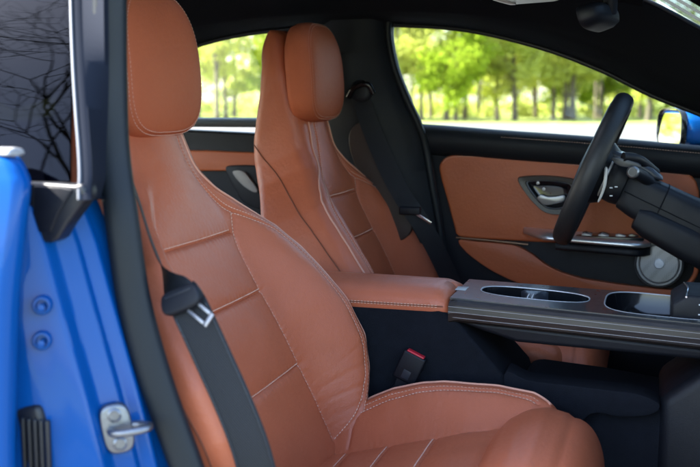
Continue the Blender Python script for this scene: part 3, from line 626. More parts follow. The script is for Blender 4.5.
# ------------------------------------------------------------------ interior mirror (hangs from the windscreen)
rm=thing('rear_view_mirror','small dark rear-view mirror hanging near the top of the windscreen','mirror',(.655,.02,1.27))
ax=A([.17,1.,0]); ax/=np.linalg.norm(ax); fw=A([-ax[1],ax[0],-.30]); fw/=np.linalg.norm(fw); zz=np.cross(ax,fw); zz*=np.sign(zz[2]); cm=A([.665,.02,1.262])
def rml(d,s,sl): a=np.linspace(0,2*np.pi,44,endpoint=False); e=2/3.2; return A([cm+ax*(.085*sl*np.sign(math.cos(t))*abs(math.cos(t))**e)+zz*(.021*s*np.sign(math.sin(t))*abs(math.sin(t))**e)+fw*d for t in a])
V,F=loft([rml(-.035,.45,.6),rml(-.030,.75,.85),rml(-.018,.98,.99),rml(0,1.03,1.0),rml(.006,1.02,1.),rml(.008,.97,.985),rml(.005,.93,.975)],True,True); obj('mirror_housing',V,F,'black',rm)
V,F=loft([rml(.005,.92,.97),rml(.0065,.91,.968)]); obj('mirror_glass',V,F,'mirror',rm,smooth=False)
V,F=tube(cat([cm-fw*.03,(.70,.0,1.31),(.745,.0,1.345)],8),.012,10); obj('mirror_stem',V,F,'black',rm)

# ------------------------------------------------------------------ centre console
con=thing('centre_console','dark centre console with wood trimmed sides, cup holders and tan padded armrest','console',(.4,0,.215))
# carpeted side of the armrest box: slanted front edge
bx=[(-.18,.215),(.66,.215),(.60,.50),(.557,.622),(.503,.68),(.446,.742),(.42,.755),(-.18,.755)]
V,F=prism(bx,-.108,.118); obj('box_body',V,F,'carpet',con,bevel=.008)
# tan armrest lid, soft edges
lp=[]
for x in np.r_[np.linspace(-.2,.40,16),np.linspace(.405,.440,8)]:
    e=max(0,(x-.405)/.035); k=math.sqrt(max(0,1-e*e)); zt=.742+(.790-.742)*(.35+.65*k)+.003*math.sin((x+.2)*5); zl=.744; w=.112-.010*(1-k)
    h_=zt-zl; pr=[(-w,zl),(-w-.003,zl+.30*h_),(-w+.001,zl+.58*h_),(-w+.012,zl+.80*h_),(-w+.030,zl+.93*h_),(-w+.050,zl+.965*h_),(-.0106,zl+.955*h_),(-.01,zl+.93*h_),(-.0094,zl+.955*h_),(.03,zl+.85*h_),(w-.06,zl+.72*h_),(w-.04,zl+.6*h_),(w-.03,zl+.4*h_),(w-.03,zl+.2*h_),(w-.03,zl)]
    lp.append(A([(x,.005+a,b) for a,b in pr]))
V,F=loft(lp); lid=obj('armrest_lid',V,F,'leather',con)
V0=lp
for zi,off in ((.7565,.0),(.7600,.0)):
    Q=A([(x,.005-.1158,zi) for x in np.linspace(-.2,.425,80)]); stitches(Q,np.tile(A([0,-1.,0]),(80,1)),r=.0006).go('lid_stitching','thread',lid,smooth=False,recalc=False)
V,F=tube([(x,-.1107,.7583) for x in np.linspace(-.2,.43,40)],.0010,6); obj('lid_seam',V,F,'seamdark',lid)
# upper deck: wood sides and top, slopes down to the front, widens
xs=np.r_[np.linspace(.4405,.46,5),np.linspace(.48,1.02,28)]
def deckz(x): return .7715-.045*(x-.44)
def nearY(x): return -.113-.006*(x-.44)
def farY(x): return .105+.10*(x-.44)
dk=[]
for x in xs:
    z=deckz(x)-.004*max(0,1-(x-.4405)/.015); n_=nearY(x); f_=farY(x)
    dk.append(A([(x,n_+.010,z-.040),(x,n_,z-.034),(x,n_-.003,z-.020),(x,n_-.002,z-.008),(x,n_+.002,z-.0025),(x,n_+.009,z),(x,n_+.02,z+.0008),(x,f_-.02,z+.0008),(x,f_-.006,z-.002),(x,f_,z-.01),(x,f_,z-.034),(x,f_-.01,z-.040)]))
V,F=loft(dk); deck=obj('console_deck',V,F,'wood',con)
for k in (.011,.0205,.030):
    V,F=tube([(x,nearY(x)-.0030+.003*max(0,(k-.02)/.014),deckz(x)-k) for x in xs],.0005,6); obj('inlay_line',V,F,'inlay',deck)
# top plate in dark satin metal with openings (dark wells set in)
tp=[]
for x in xs: z=deckz(x)+.0022; tp.append(A([(x,nearY(x)+.012,z-.003),(x,nearY(x)+.012,z),(x,farY(x)-.014,z),(x,farY(x)-.014,z-.003)]))
V,F=loft(tp); obj('top_plate',V,F,simple('dark lined wood top',(.030,.036,.042),.3,.1,coat=.7,bump=.25,scale=200,var=.25,vscale=40),con)
def well(cx,cy,rx,ry,name,sq=2.6,depth=.05,floor='gloss',tilt=.0):
    a=np.linspace(0,2*np.pi,56,endpoint=False); e=2/sq
    u=np.sign(np.cos(a))*np.abs(np.cos(a))**e; v=np.sign(np.sin(a))*np.abs(np.sin(a))**e
    def lp(s,dz): return A([(cx+rx*s*p,cy+ry*s*q,deckz(cx+rx*s*p)+.0026+dz) for p,q in zip(u,v)])
    ring=loft([lp(1.0,-.003),lp(1.005,.0012),lp(.985,.0022),lp(.955,.0014),lp(.945,-.001)],True,False); r_=obj(name,*ring,'chrome',con)
    V,F=loft([lp(.952,.0004),lp(.945,.0002),lp(.93,.0)],True,True); obj('well_floor',V,F,floor,r_)
    return r_
# real wells are cut with a boolean through deck and plate
cutters=[]
def cut(cx,cy,rx,ry,sq,z0):
    a=np.linspace(0,2*np.pi,48,endpoint=False); e=2/sq
    u=np.sign(np.cos(a))*np.abs(np.cos(a))**e; v=np.sign(np.sin(a))*np.abs(np.sin(a))**e
    L=[A([(cx+rx*p,cy+ry*q,z) for p,q in zip(u,v)]) for z in (z0,.85)]; V,F=loft(L); return obj('cutter',V,F,'black',con,smooth=False)
def rim(cx,cy,rx,ry,sq,name,depth):
    a=np.linspace(0,2*np.pi,64,endpoint=False); e=2/sq
    u=np.sign(np.cos(a))*np.abs(np.cos(a))**e; v=np.sign(np.sin(a))*np.abs(np.sin(a))**e
    def lp(s,dz,flat=None): return A([(cx+rx*s*p,cy+ry*s*q,(deckz(cx+rx*s*p)+.0022+dz) if flat is None else flat) for p,q in zip(u,v)])
    zf=deckz(cx)-depth
    V,F=loft([lp(.988,-.0015),lp(.991,.0),lp(.998,.0007),lp(1.010,.0007),lp(1.014,.0001)],True,False); r_=obj(name,V,F,'silver',con)
    V,F=loft([lp(.9875,-.001),lp(.965,-.02),lp(.90,0,zf+.01),lp(.84,0,zf+.001),lp(.5,0,zf),lp(.02,0,zf)],True,False); obj('well_liner',V,F,'gloss',r_)
    return r_
W_=[(.577,.008,.098,.050,2.7,'cup_recess',.065),(.80,.022,.098,.10,3.6,'storage_tray',.045)]
for cx,cy,rx,ry,sq,nm,dp in W_:
    cutters.append(cut(cx,cy,rx,ry,sq,.60)); rim(cx,cy,rx,ry,sq,nm,dp)
dg=bpy.context.evaluated_depsgraph_get()
for o in [x for x in con.children if x.name.startswith(('console_deck','top_plate'))]:
    for c_ in cutters:
        md=o.modifiers.new('cut','BOOLEAN'); md.object=c_; md.operation='DIFFERENCE'; md.solver='EXACT'
bpy.context.view_layer.update(); dg=bpy.context.evaluated_depsgraph_get()
for o in [x for x in con.children if x.name.startswith(('console_deck','top_plate'))]:
    me=bpy.data.meshes.new_from_object(o.evaluated_get(dg)); o.modifiers.clear(); o.data=me
    for p_ in me.polygons: p_.use_smooth=False
for c_ in cutters: bpy.data.objects.remove(c_)
# bridge between the cup holders with two bright tabs
lp=[]
for y,hw_ in zip(np.linspace(-.043,.058,12),.010+.018*np.abs(np.linspace(-1,1,12))**2.5):
    zt=deckz(.571)-.0005-.0012*math.sin(math.pi*min(1,max(0,(y+.043)/.1))); lp.append(A([(.571-hw_,y,zt-.05),(.571-hw_*.95,y,zt-.003),(.571-hw_*.7,y,zt),(.571+hw_*.7,y,zt),(.571+hw_*.95,y,zt-.003),(.571+hw_,y,zt-.05)]))
V,F=loft(lp); cdv=obj('cup_divider',V,F,'trimgrey',con)
for dx in (-.004,.004): V,F=box(.571+dx-.0012,.571+dx+.0012,-.02,.012,.757,.7672); obj('divider_tab',V,F,'silver',cdv,bevel=.0005)
p=atz(461,289,.772); V,F=box(p[0]-.012,p[0]+.012,p[1]-.018,p[1]+.018,.7725,.7738); obj('lid_release',V,F,'lens',con,bevel=.0006)
# rotary controller / touch pad at the right edge
q=[(.815,.775),(.84,.792),(.95,.789),(.98,.765),(.98,.74),(.815,.74)]
V,F=prism(q,-.055,.085); tpad=obj('touch_pad',V,F,'black',con,bevel=.005)
V,F=tube(cat([(.838,-.056,.789),(.842,.0,.7945),(.838,.086,.789)],6),.0018,6); obj('pad_edge',V,F,'chrome',tpad)
for k,(x,z) in enumerate(((.862,.777),(.872,.768),(.862,.760),(.880,.780),(.885,.762))):
    V,F=box(x-.0035,x+.0035,-.0572,-.0545,z-.001,z+.001); obj('button_mark',V,F,'white',tpad,smooth=False)
# underside, open pass-through and lower trims
V,F=prism([(.44,.735),(1.02,.705),(1.02,.688),(.56,.700),(.50,.716)],-.100,.125); obj('deck_underside',V,F,'black',con,bevel=.008)
V,F=prism([(.90,.70),(1.05,.70),(1.2,.215),(.95,.215),(.80,.5),(.80,.62)],-.105,.125); obj('front_support',V,F,'black',con,bevel=.02)
lowp=[at(*p_,-.10) for p_ in ((505,372),(530,378),(580,384),(612,388),(640,392),(660,402),(650,412),(620,414),(590,412),(560,450),(540,460),(515,440))]
V,F=prism([(p[0],p[2]) for p in cat(lowp,4,True)],-.118,-.06); obj('tunnel_trim',V,F,'carpet',con,bevel=.012)
V,F=prism([(.52,.215),(1.0,.215),(1.0,.55),(.86,.60),(.70,.618),(.59,.625),(.56,.622)],-.095,.11); obj('tunnel',V,F,'carpet',con,bevel=.02)

# ------------------------------------------------------------------ belt buckle
bk_=thing('belt_buckle','black seat belt buckle with red release button beside the near seat','buckle',(.375,-.128,.60))
cx=A([.377,-.128,.652]); tl=math.radians(-24); e1=A([math.cos(tl),0,math.sin(tl)]); e2=A([-math.sin(tl),0,math.cos(tl)]); e3=A([0,-1,0.]); 
def bbox(w,h0,h1,d0,d1): return [cx+e1*a+e2*b+e3*c for c in (d0,d1) for a,b in ((-w,h0),(w,h0),(w,h1),(-w,h1))],[(0,1,2,3),(7,6,5,4),(0,4,5,1),(1,5,6,2),(2,6,7,3),(3,7,4,0)]
obj('buckle_body',*bbox(.0215,-.030,.024,-.009,.010),'black',bk_,bevel=.0035)
obj('release_button',*bbox(.0165,.020,.0265,-.006,.0075),'red',bk_,bevel=.0015)
obj('buckle_label',*bbox(.007,-.024,-.008,.0098,.0106),'trimgrey',bk_,bevel=.0003)
V,F=ribbon(cat([cx-e2*.028,cx-e2*.05,cx-e2*.09+A([-.01,0,0])],6),np.tile(e1,(13,1)),.013,.004); obj('buckle_stalk',V,F,'black',bk_)

# ------------------------------------------------------------------ near seat belt
sb=thing('seat_belt','slate seat belt hanging across the edge of the near seat','seat belt',(.2,-.72,.5),'seat belts of the front seats')
path=[(128,170,-.645),(140,205,-.65),(150,237,-.66),(160,262,-.69),(172,285,-.72),(184,301,-.738),(196,325,-.742),(212,360,-.742),(230,400,-.742),(246,440,-.742),(256,475,-.74),(264,520,-.735)]
P=cat([at(*p) for p in path],8); n=len(P); T=np.gradient(P,axis=0); T/=np.linalg.norm(T,axis=1)[:,None]
view=P-CP; view/=np.linalg.norm(view,axis=1)[:,None]
i0=40
W2=np.cross(T,A([-.15,1.,0.])); W2[W2[:,0]<0]*=-1
hwv=np.interp(np.arange(n),[0,24,40,52,60,n],[.0235,.0235,.0235,.0235,.0235,.0235])
Wt=[]
for i in range(n):
    k=np.clip((i-22)/18,0,1); k=k*k*(3-2*k)
    w0=A([.42,-.88,.1]); w1=W2[i]/np.linalg.norm(W2[i]); Wt.append(w0*(1-k)+w1*k)
V,F=ribbon(P[:42],Wt[:42],hwv[:42],.0006); obj('shoulder_strap',V,F,'belt',sb)
V,F=ribbon(P[38:]+A([0,.004,0]),Wt[38:],.0245,.0006); obj('lap_strap',V,F,'belt',sb)
for s_ in (1,-1):
    Q=P[44:]+A(Wt[44:])*s_*.0215; obj('strap_edge_highlight',*tube(Q+A([0,.0025,0]),.0008,6),'trimgrey',sb)  # paler cords paint the highlights along the strap edges
tg=P[40]; t1=T[40]; w1=A(Wt[40]); w1/=np.linalg.norm(w1); n1=np.cross(t1,w1); n1*=-np.sign(n1[1]); n1/=np.linalg.norm(n1)
wz=(w1*.93+t1*.36); wz/=np.linalg.norm(wz); tz=np.cross(n1,wz); tz*=np.sign(tz@t1)
def tb(pts,d0,d1,c0): 
    nn=len(pts); V=[c0+wz*a+tz*b+n1*d for d in (d0,d1) for a,b in pts]; return V,[tuple(range(nn)),tuple(range(nn,2*nn))]+[(i,(i+1)%nn,nn+(i+1)%nn,nn+i) for i in range(nn)]
head=cat([(-.027,-.004),(-.021,-.014),(0,-.0155),(.019,-.014),(.027,-.004),(.026,.008),(.016,.0135),(-.017,.0135),(-.026,.008)],5,True)
obj('tongue_head',*tb(head,-.002,.011,tg),'black',sb,bevel=.003)
obj('tongue_slot',*tb([(-.019,-.0085),(.019,-.0085),(.019,-.0068),(-.019,-.0068)],.0108,.0125,tg),'trimgrey',sb,bevel=.0006)
tc0=tg+wz*.020+tz*.017
bl=[(-.012,-.006),(.012,-.006),(.012,.022),(-.012,.022)]; 
c0=tg+wz*.018+tz*.019; wz_,tz_=wz,tz; r_=math.radians(-38); wz,tz=wz_*math.cos(r_)+tz_*math.sin(r_),tz_*math.cos(r_)-wz_*math.sin(r_)
fr=MB()
for pts in ([(-.009,-.012),(-.005,-.012),(-.005,.017),(-.009,.017)],[(.005,-.012),(.009,-.012),(.009,.017),(.005,.017)],[(-.009,.0172),(.009,.0172),(.009,.023),(-.009,.023)]): fr.add(*tb(pts,.002,.0045,c0))
fr.go('metal_tongue','trimring',sb,bevel=.0006)
wz,tz=wz_,tz_
# ------------------------------------------------------------------ far seat belt
fb=thing('seat_belt','dark seat belt hanging from the far pillar behind the tan driver seat','seat belt',(.08,.6,.8),'seat belts of the front seats')
pth=[(359,93,.617),(364,108,.61),(375,138,.606),(388,168,.60),(402,195,.595),(412,210,.592),(424,228,.60),(436,250,.615),(448,275,.635),(458,300,.65),(470,340,.66)]
P=cat([at(*p) for p in pth],8); n=len(P); T=np.gradient(P,axis=0); W3=np.cross(T,A([-.25,1.,0])); W3[W3[:,0]<0]*=-1
V,F=ribbon(P,W3,.0235,.0007); obj('shoulder_strap',V,F,'belt',fb)
g=at(361,92,.62); V,F=lathe(g,(0,-1,0),[(.028,-.01),(.030,.004),(.026,.010),(.012,.012),(.0,.012)],28); obj('belt_guide',V,F,'black',fb)
V,F=tube(cat([g+A([-.03,-.01,-.012]),g+A([-.01,-.02,.012]),g+A([.022,-.02,.018]),g+A([.036,-.012,-.004])],8),.0075,10); obj('guide_loop',V,F,'gloss',fb)
tg=P[41]; V,F=box(tg[0]-.034,tg[0]+.02,tg[1]-.016,tg[1]+.002,tg[2]-.006,tg[2]+.014); obj('tongue_head',V,F,'black',fb,bevel=.004)
V,F=prism([(tg[0]+.014,tg[2]-.0),(tg[0]+.05,tg[2]-.022),(tg[0]+.046,tg[2]-.028),(tg[0]+.010,tg[2]-.006)],tg[1]-.014,tg[1]-.011); obj('metal_tongue',V,F,'chrome',fb,bevel=.0006)

# ------------------------------------------------------------------ steering wheel
sw_=thing('steering_wheel','black leather steering wheel seen edge-on, with its column and stalks','steering wheel',(.9,.445,.87))
wc=A([.648,.445,.968]); wr=math.radians(22); a1=A([0,1.,0]); a2=A([math.sin(wr),0,math.cos(wr)]); wn=A([math.cos(wr),0,-math.sin(wr)])
R0=.163
def wp(a,r=R0,d=0.): return wc+r*(math.cos(a)*a1+math.sin(a)*a2)+wn*d
def arc(a0,a1_,n=40): return A([wp(a) for a in np.linspace(a0,a1_,n)])
def rimseg(a0,a1_,name,mat,r=.0185):
    L=[]
    for a in np.linspace(a0,a1_,46):
        c=wp(a); er=(wp(a,1.)-wc); t=np.linspace(0,2*np.pi,18,endpoint=False); L.append(c+A([er*math.cos(q)*r*.88+wn*math.sin(q)*r*1.12 for q in t]))
    V,F=loft(L); return obj(name,V,F,mat,sw_)
d_=math.radians
rimseg(d_(64),d_(116),'rim_top','grip',.0187); rimseg(d_(116.3),d_(243.7),'rim_grip','gripperf',.0195); rimseg(d_(-63.7),d_(63.7),'rim_grip','gripperf',.0195); rimseg(d_(244),d_(296),'rim_bottom','grip',.0187)
V,F=lathe(wc,-wn,[(.0,-.045),(.06,-.04),(.072,-.02),(.078,.0),(.070,.018),(.05,.028),(.0,.031)],40); obj('airbag_cover',V,F,'black',sw_)
for nm,a,mt in (('spoke',d_(8),'black'),('spoke',d_(172),'black'),('lower_spoke',d_(252),'silver'),('lower_spoke',d_(288),'silver')):
    L=[]
    for r,wd,dp in ((.05,.036,-.004),(.09,.030,0),(.125,.024,.003),(.155,.022,.002)):
        c=wp(a,r,dp); tn=-math.sin(a)*a1+math.cos(a)*a2; t=np.linspace(0,2*np.pi,16,endpoint=False); L.append(c+A([tn*math.cos(q)*wd*.6+wn*math.sin(q)*.009 for q in t]))
    V,F=loft(L); obj(nm,V,F,mt,sw_)
# shroud behind the wheel with bright crescent, then the column running into the dash
def colloop(d,r1,r2,dz=0.,dx=0,sq=2.6): t=np.linspace(0,2*np.pi,64,endpoint=False); e=2/sq; return A([wc+wn*d+a1*(r1*np.sign(math.cos(q))*abs(math.cos(q))**e)+a2*(dz+r2*np.sign(math.sin(q))*abs(math.sin(q))**e) for q in t])
V,F=loft([colloop(.030,.052,.040),colloop(.036,.062,.050),colloop(.06,.064,.052),colloop(.075,.060,.050)]); obj('switch_module',V,F,'black',sw_)
V,F=loft([colloop(.030,.062,.050),colloop(.031,.0655,.0535),colloop(.0345,.0655,.0535),colloop(.036,.062,.050)],True,False); obj('bright_ring',V,F,'silver',sw_)
V,F=loft([colloop(.072,.046,.036,-.006,0,4),colloop(.078,.052,.043,-.010,0,4.5),colloop(.11,.054,.047,-.014,0,5),colloop(.16,.056,.050,-.018,0,5),colloop(.22,.060,.052,-.022,0,4.5),colloop(.32,.066,.056,-.026,0,4)]); cs_=obj('column_shroud',V,F,'black',sw_)
V,F=loft([colloop(.16,.057,.0512,-.018,0,5),colloop(.163,.057,.0512,-.018,0,5)],True,False); obj('shroud_joint',V,F,'headliner',cs_)
V,F=tube([wc+wn*d-a1*(.0545+.045*(d-.08))+a2*(-.012-.05*(d-.08)) for d in np.linspace(.08,.3,20)],.0012,6); obj('shroud_joint',V,F,'headliner',cs_)
V,F=loft([colloop(.125,.060,.026,-.054,0,4),colloop(.15,.066,.034,-.056,0,4),colloop(.24,.070,.040,-.062,0,4),colloop(.30,.070,.040,-.066,0,4)]); obj('lower_shroud',V,F,'black',sw_)
# top cover and stalks
V,F=prism([(.675,1.008),(.69,1.014),(.735,.998),(.775,.975),(.80,.95),(.70,.96),(.672,.985)],.40,.49); obj('shroud_top',V,F,'trimgrey',sw_,bevel=.008)
for k in range(4):
    p=A([.672+.0035*k*0,.3995,.990-.006*k]); V,F=box(.672,.679,.394,.401,.986-.008*k-.002,.986-.008*k+.002); obj('switch_ridge',V,F,'gloss',sw_,bevel=.0006)
e_=at(633,172,.335); V,F=tube(cat([e_+A([.045,.09,-.035]),e_+A([.02,.05,-.012]),e_+A([.004,.018,-.002]),e_],8),np.interp(np.arange(25),[0,16,24],[.014,.0125,.0125]),16); stl=obj('gear_stalk',V,F,'black',sw_)
V,F=lathe(e_+A([-.0005,-.001,0]),(-.15,-1,.05),[(.0127,-.008),(.0130,-.001),(.0118,.0015),(.0090,.0025),(.0088,.0010),(.0,.0012)],26); obj('stalk_button',V,F,'trimring',stl)
V,F=lathe(e_+A([-.0005,-.0022,0]),(-.15,-1,.05),[(.0086,0),(.0082,.0012),(.0,.0014)],26); obj('stalk_end',V,F,'trimgrey',stl)
e2_=at(614,158,.36); V,F=tube(cat([e2_+A([.085,.09,-.035]),e2_+A([.05,.03,-.004]),e2_+A([.018,.01,.002])],8),.010,12); obj('wiper_stalk',V,F,'black',sw_)
pd=[at(*p,.372) for p in ((612,160),(616,157),(638,163),(641,168),(634,168),(620,166))]; V,F=prism([(p[0],p[2]) for p in cat(pd,4,True)],.366,.385); obj('stalk_cover',V,F,'trimgrey',sw_,bevel=.002)
pd=[at(*p,.375) for p in ((605,168),(608,169),(606.5,185),(601,199),(598,201),(603,186))]; V,F=prism([(p[0],p[2]) for p in cat(pd,4,True)],.360,.372); obj('paddle',V,F,'silver',sw_,bevel=.002)
for px,py in ((611,196),(616,187),(611,188)):
    p=at(px,py,.37); V,F=box(p[0]-.003,p[0]+.003,.3735,.3765,p[2]-.0012,p[2]+.0012); obj('switch_mark',V,F,'white',sw_,smooth=False)

# ------------------------------------------------------------------ outside
def struct(name,V,F,mat):
    o=obj(name,V,F,mat,None,smooth=False); o['kind']='structure'; return o
def sheet(x0,x1,y0,y1,z): return [(x0,y0,z),(x1,y0,z),(x1,y1,z),(x0,y1,z)],[(0,1,2,3)]
struct('ground',*sheet(-900,900,-900,900,0.),simple('dry grass ground',(.27,.31,.07),.95,var=.4,vscale=.3))
struct('car_park',*sheet(-120,120,-14,46,.004),simple('pale worn asphalt',(.105,.104,.099),.9,var=.3,vscale=.22,bump=.4,scale=60))
BARK=simple('grey bark',(.13,.105,.075),.9,bump=.8,scale=14,var=.35,vscale=5); BARKD=simple('dark bark',(.085,.07,.055),.95,bump=.8,scale=14,var=.35,vscale=5)
LEAF=[leafmat('spring leaves yellow green',(.54,.57,.10),(.42,.49,.07)),leafmat('spring leaves pale',(.60,.60,.16),(.50,.54,.12)),leafmat('spring leaves green',(.38,.48,.04),(.26,.36,.035))]
def leaves(centres,radii,n,size,flat=.75):
    centres=A(centres,float); k=rng.integers(0,len(centres),n); v=rng.normal(size=(n,3)); v/=np.linalg.norm(v,axis=1)[:,None]
    rad=rng.random(n)**.5; P=centres[k]+v*(A(radii)[k]*rad)[:,None]*A([1,1,flat])
    a=rng.normal(size=(n,3)); a/=np.linalg.norm(a,axis=1)[:,None]; b=np.cross(a,rng.normal(size=(n,3))); b/=np.linalg.norm(b,axis=1)[:,None]
    s=size*rng.uniform(.6,1.3,n)[:,None]; V=np.stack([P-a*s,P-b*s*.55,P+a*s,P+b*s*.55],1).reshape(-1,3)
    return V,[(4*i,4*i+1,4*i+2,4*i+3) for i in range(n)]
def branch(mb,p,d,l,r,dep,tips,maxd,spread,up=.15):
    pts=[A(p)]; dd_=A(d,float); n=5
    for i in range(n):
        dd_=dd_+rng.normal(size=3)*.10+A([0,0,up*.2]); dd_/=np.linalg.norm(dd_); pts.append(pts[-1]+dd_*l/n)
    mb.add(*tube(pts,np.linspace(r,r*.62,n+1),7 if dep<2 else 4,True))
    if dep>=maxd: tips.append(pts[-1]); return
    if dep>0: tips.append(pts[3])
    for k in range(3 if dep<maxd-1 else 4):
        ax_=rng.normal(size=3); nd2=dd_*(1.-spread*.3)+ax_/np.linalg.norm(ax_)*spread; nd2/=np.linalg.norm(nd2)
        branch(mb,pts[-1] if k<2 else pts[3],nd2,l*rng.uniform(.55,.8),r*.6,dep+1,tips,maxd,spread,up)
def tree_kind(hgt,r,crown_lo,crown_w,nl,size,leaf,bark):
    mb=MB(); pts=[A([0,0,-.1])]; x=rng.normal(size=2)*.0
    for i in range(1,11):
        x=x+rng.normal(size=2)*.05; pts.append(A([x[0],x[1],hgt*.9*i/10]))
    rr=r*np.linspace(1,.25,11); rr[0]*=1.35; mb.add(*tube(cat(pts,3),np.interp(np.linspace(0,10,31),range(11),rr),10))
    cs,rs=[],[]
    for k in range(26):
        z=rng.uniform(crown_lo,hgt); a=rng.uniform(0,6.28); prof=math.sin(math.pi*min(1,max(.12,(z-crown_lo+.8)/(hgt-crown_lo+1.4))))**.6
        L_=crown_w*prof*rng.uniform(.45,1.); b0=pts[min(10,max(1,int(z/hgt*10)-1))]; e=A([b0[0]+L_*math.cos(a),b0[1]+L_*math.sin(a),z])
        mb.add(*tube(cat([b0,(b0+e)/2+A([0,0,.15]),e],4),np.linspace(r*.28,.015,9),5))
        for t in (.55,1.): cs.append(b0+(e-b0)*t+rng.normal(size=3)*.2); rs.append(rng.uniform(.45,.95)*(.7+.5*t))
    lv=leaves(cs,rs,nl,size); return mb,lv,leaf,bark
KINDS=[tree_kind(9.5,.125,1.9,3.1,8200,.125,LEAF[0],BARK),tree_kind(11,.135,2.4,2.7,6800,.125,LEAF[1],BARK),tree_kind(8.5,.10,1.4,2.8,8200,.13,LEAF[2],BARKD),tree_kind(12,.125,4.2,2.2,3600,.11,LEAF[1],BARK)]
protos=[]
def tree(kind,loc,rz,sc,label):
    mb,lv,leaf,bark=KINDS[kind]
    t=thing('tree',label,'tree',(0,0,0),'trees beyond the car park')
    if kind not in done:
        a=obj('trunk',mb.V,mb.F,bark,t); b_=obj('crown',*lv,leaf,t,smooth=False,recalc=False); done[kind]=(a,b_)
    else:
        for s_ in done[kind]:
            c_=s_.copy(); COL.objects.link(c_); c_.parent=t
    t.location=loc; t.rotation_euler=(0,0,rz); t.scale=(sc,)*3
    return t
done={}
def gpos(px,dist):
    d=CF+CR*(px-350)/FPX; k=dist/math.hypot(d[0],d[1]); return (CP[0]+d[0]*k,CP[1]+d[1]*k,0.)
KN=['leafy yellow-green tree','slender pale-leaved tree','small dense green tree','thick-trunked bare-stemmed tree']
TR=[(205,66,1),(222,60,3),(243,63,0),(264,58,1),(282,68,2),(300,62,0),(322,66,1),(345,64,2),(372,66,0),(398,64,1),(423,57,3),(437,70,1),(455,60,2),(472,71,0),(490,58,0),(507,72,1),(523,61,3),(537,67,1),(552,74,2),(566,62,1),(580,70,0),(590,60,3),(606,66,2),(622,73,1),(640,62,0),(655,70,1),(672,64,2),(690,68,0),(708,62,1),(735,66,0),(180,62,0),(155,66,1),(232,56,3),(272,70,3),(312,58,3),(412,66,3),(447,62,1),(464,57,3),(482,66,3),(515,57,1),(530,70,3),(545,58,3),(559,66,1),(573,57,3),(598,66,3),(613,58,1),(630,68,3),(648,60,3)]
WH=[(100,195,'at the far left of the row'),(195,285,'seen through the rear side window'),(285,395,'mostly hidden behind the far seat'),(395,440,'at the left end of the driver window'),(440,500,'left of centre in the driver window'),(500,545,'in the middle of the driver window'),(545,600,'just left of the steering wheel rim'),(600,660,'just right of the steering wheel rim'),(660,760,'above the wing mirror')]
used={}
for i,(px,ds_,k) in enumerate(TR):
    wh=next(w for a,b_,w in WH if a<=px<b_); key=(k,wh); used[key]=used.get(key,0)+1
    lab=('' if used[key]==1 else ['','','second ','third ','fourth ','fifth ','sixth ','seventh '][used[key]])+KN[k]+', '+wh
    tree(k,gpos(px+rng.uniform(-9,9),ds_+rng.uniform(-9,14)),rng.uniform(0,6.28),rng.uniform(.9,1.12)*(.5 if px>640 else 1),lab)
# undergrowth at the foot of the trees, and the wood behind
cs=[];rs=[]
for k in range(800):
    p=gpos(rng.uniform(-700,760),rng.uniform(66,80)); cs.append((p[0],p[1],rng.uniform(.1,.7))); rs.append(rng.uniform(.4,1.0))
o=obj('undergrowth',*leaves(cs,rs,30000,.13),LEAF[1],None,smooth=False,recalc=False); o['kind']='stuff'; o['label']='bright yellow-green undergrowth at the foot of the trees'; o['category']='undergrowth'
cs=[];rs=[]
for k in range(1000):
    p=gpos(rng.uniform(-800,800),rng.uniform(84,105)); cs.append((p[0],p[1],rng.uniform(.6,11.5) if p[0]<-8 else rng.uniform(.5,4.5))); rs.append(rng.uniform(.8,1.9))
o=obj('far_wood',*leaves(cs,rs,52000,.22),LEAF[1],None,smooth=False,recalc=False); o['kind']='stuff'; o['label']='pale spring wood far behind the trees'; o['category']='wood'
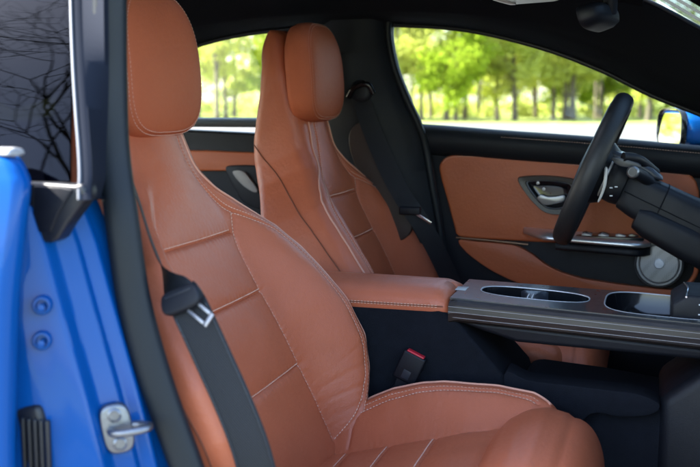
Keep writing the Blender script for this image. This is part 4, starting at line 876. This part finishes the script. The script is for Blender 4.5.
# bare tree on the near side, mirrored in the tinted window
bt_=thing('bare_tree','leafless dark tree mirrored in the tinted rear door glass','tree',(-6.6,-10.6,0)); mb=MB(); tips=[]
base=A([-6.9,-10.6,-.1]); trunk=[base,base+A([.1,0,4.5]),base+A([.3,.1,9.]),base+A([.1,.1,13.]),base+A([-.4,.2,16.5])]
mb.add(*tube(cat(trunk,4),np.linspace(.30,.13,17),10))
for k in range(24):
    z=rng.uniform(6.5,16.4); p=A([np.interp(z,[t[2] for t in trunk],[t[j] for t in trunk]) for j in range(3)]); a=rng.uniform(0,6.28); branch(mb,p,A([math.cos(a)*.9,math.sin(a)*.9,.55]),2.7,.042,0,tips,4,.75)
branch(mb,trunk[-1],A([.3,0,1.]),2.4,.10,0,tips,4,.7)
mb.go('trunk',BARKD,bt_,recalc=False)

# ------------------------------------------------------------------ light, camera
EL=math.radians(46); sd=A([-.93,-.26]); sd/=np.linalg.norm(sd)
w=bpy.data.worlds.new('World'); SC.world=w; w.use_nodes=True; nt=w.node_tree
sky=nt.nodes.new('ShaderNodeTexSky'); sky.sky_type='NISHITA'; sky.sun_disc=False; sky.sun_elevation=EL; sky.sun_rotation=math.atan2(sd[0],sd[1]); sky.air_density=1.; sky.dust_density=1.2; sky.ozone_density=1.
nt.links.new(sky.outputs[0],nt.nodes['Background'].inputs['Color']); nt.nodes['Background'].inputs['Strength'].default_value=.15
l=bpy.data.lights.new('sun','SUN'); l.energy=5.; l.angle=math.radians(.6); l.color=(1,.95,.86); so=bpy.data.objects.new('sun',l); COL.objects.link(so)
from mathutils import Vector, Matrix
so.rotation_euler=Vector((sd[0]*math.cos(EL),sd[1]*math.cos(EL),math.sin(EL))).to_track_quat('Z','Y').to_euler()
cd=bpy.data.cameras.new('camera'); co=bpy.data.objects.new('camera',cd); COL.objects.link(co)
cd.sensor_width=36; cd.lens=FPX/700*36; cd.clip_start=.05; cd.clip_end=3000
mt=Matrix(((CR[0],CU[0],-CF[0],CP[0]),(CR[1],CU[1],-CF[1],CP[1]),(CR[2],CU[2],-CF[2],CP[2]),(0,0,0,1))); co.matrix_world=mt
cd.dof.use_dof=True; cd.dof.focus_distance=1.85; cd.dof.aperture_fstop=5.0
SC.camera=co
vs=SC.view_settings; vs.view_transform='Standard'; vs.look='None'; vs.gamma=1; vs.exposure=2.72
SC.cycles.max_bounces=10; SC.cycles.transparent_max_bounces=16; SC.cycles.diffuse_bounces=5; SC.cycles.sample_clamp_indirect=6
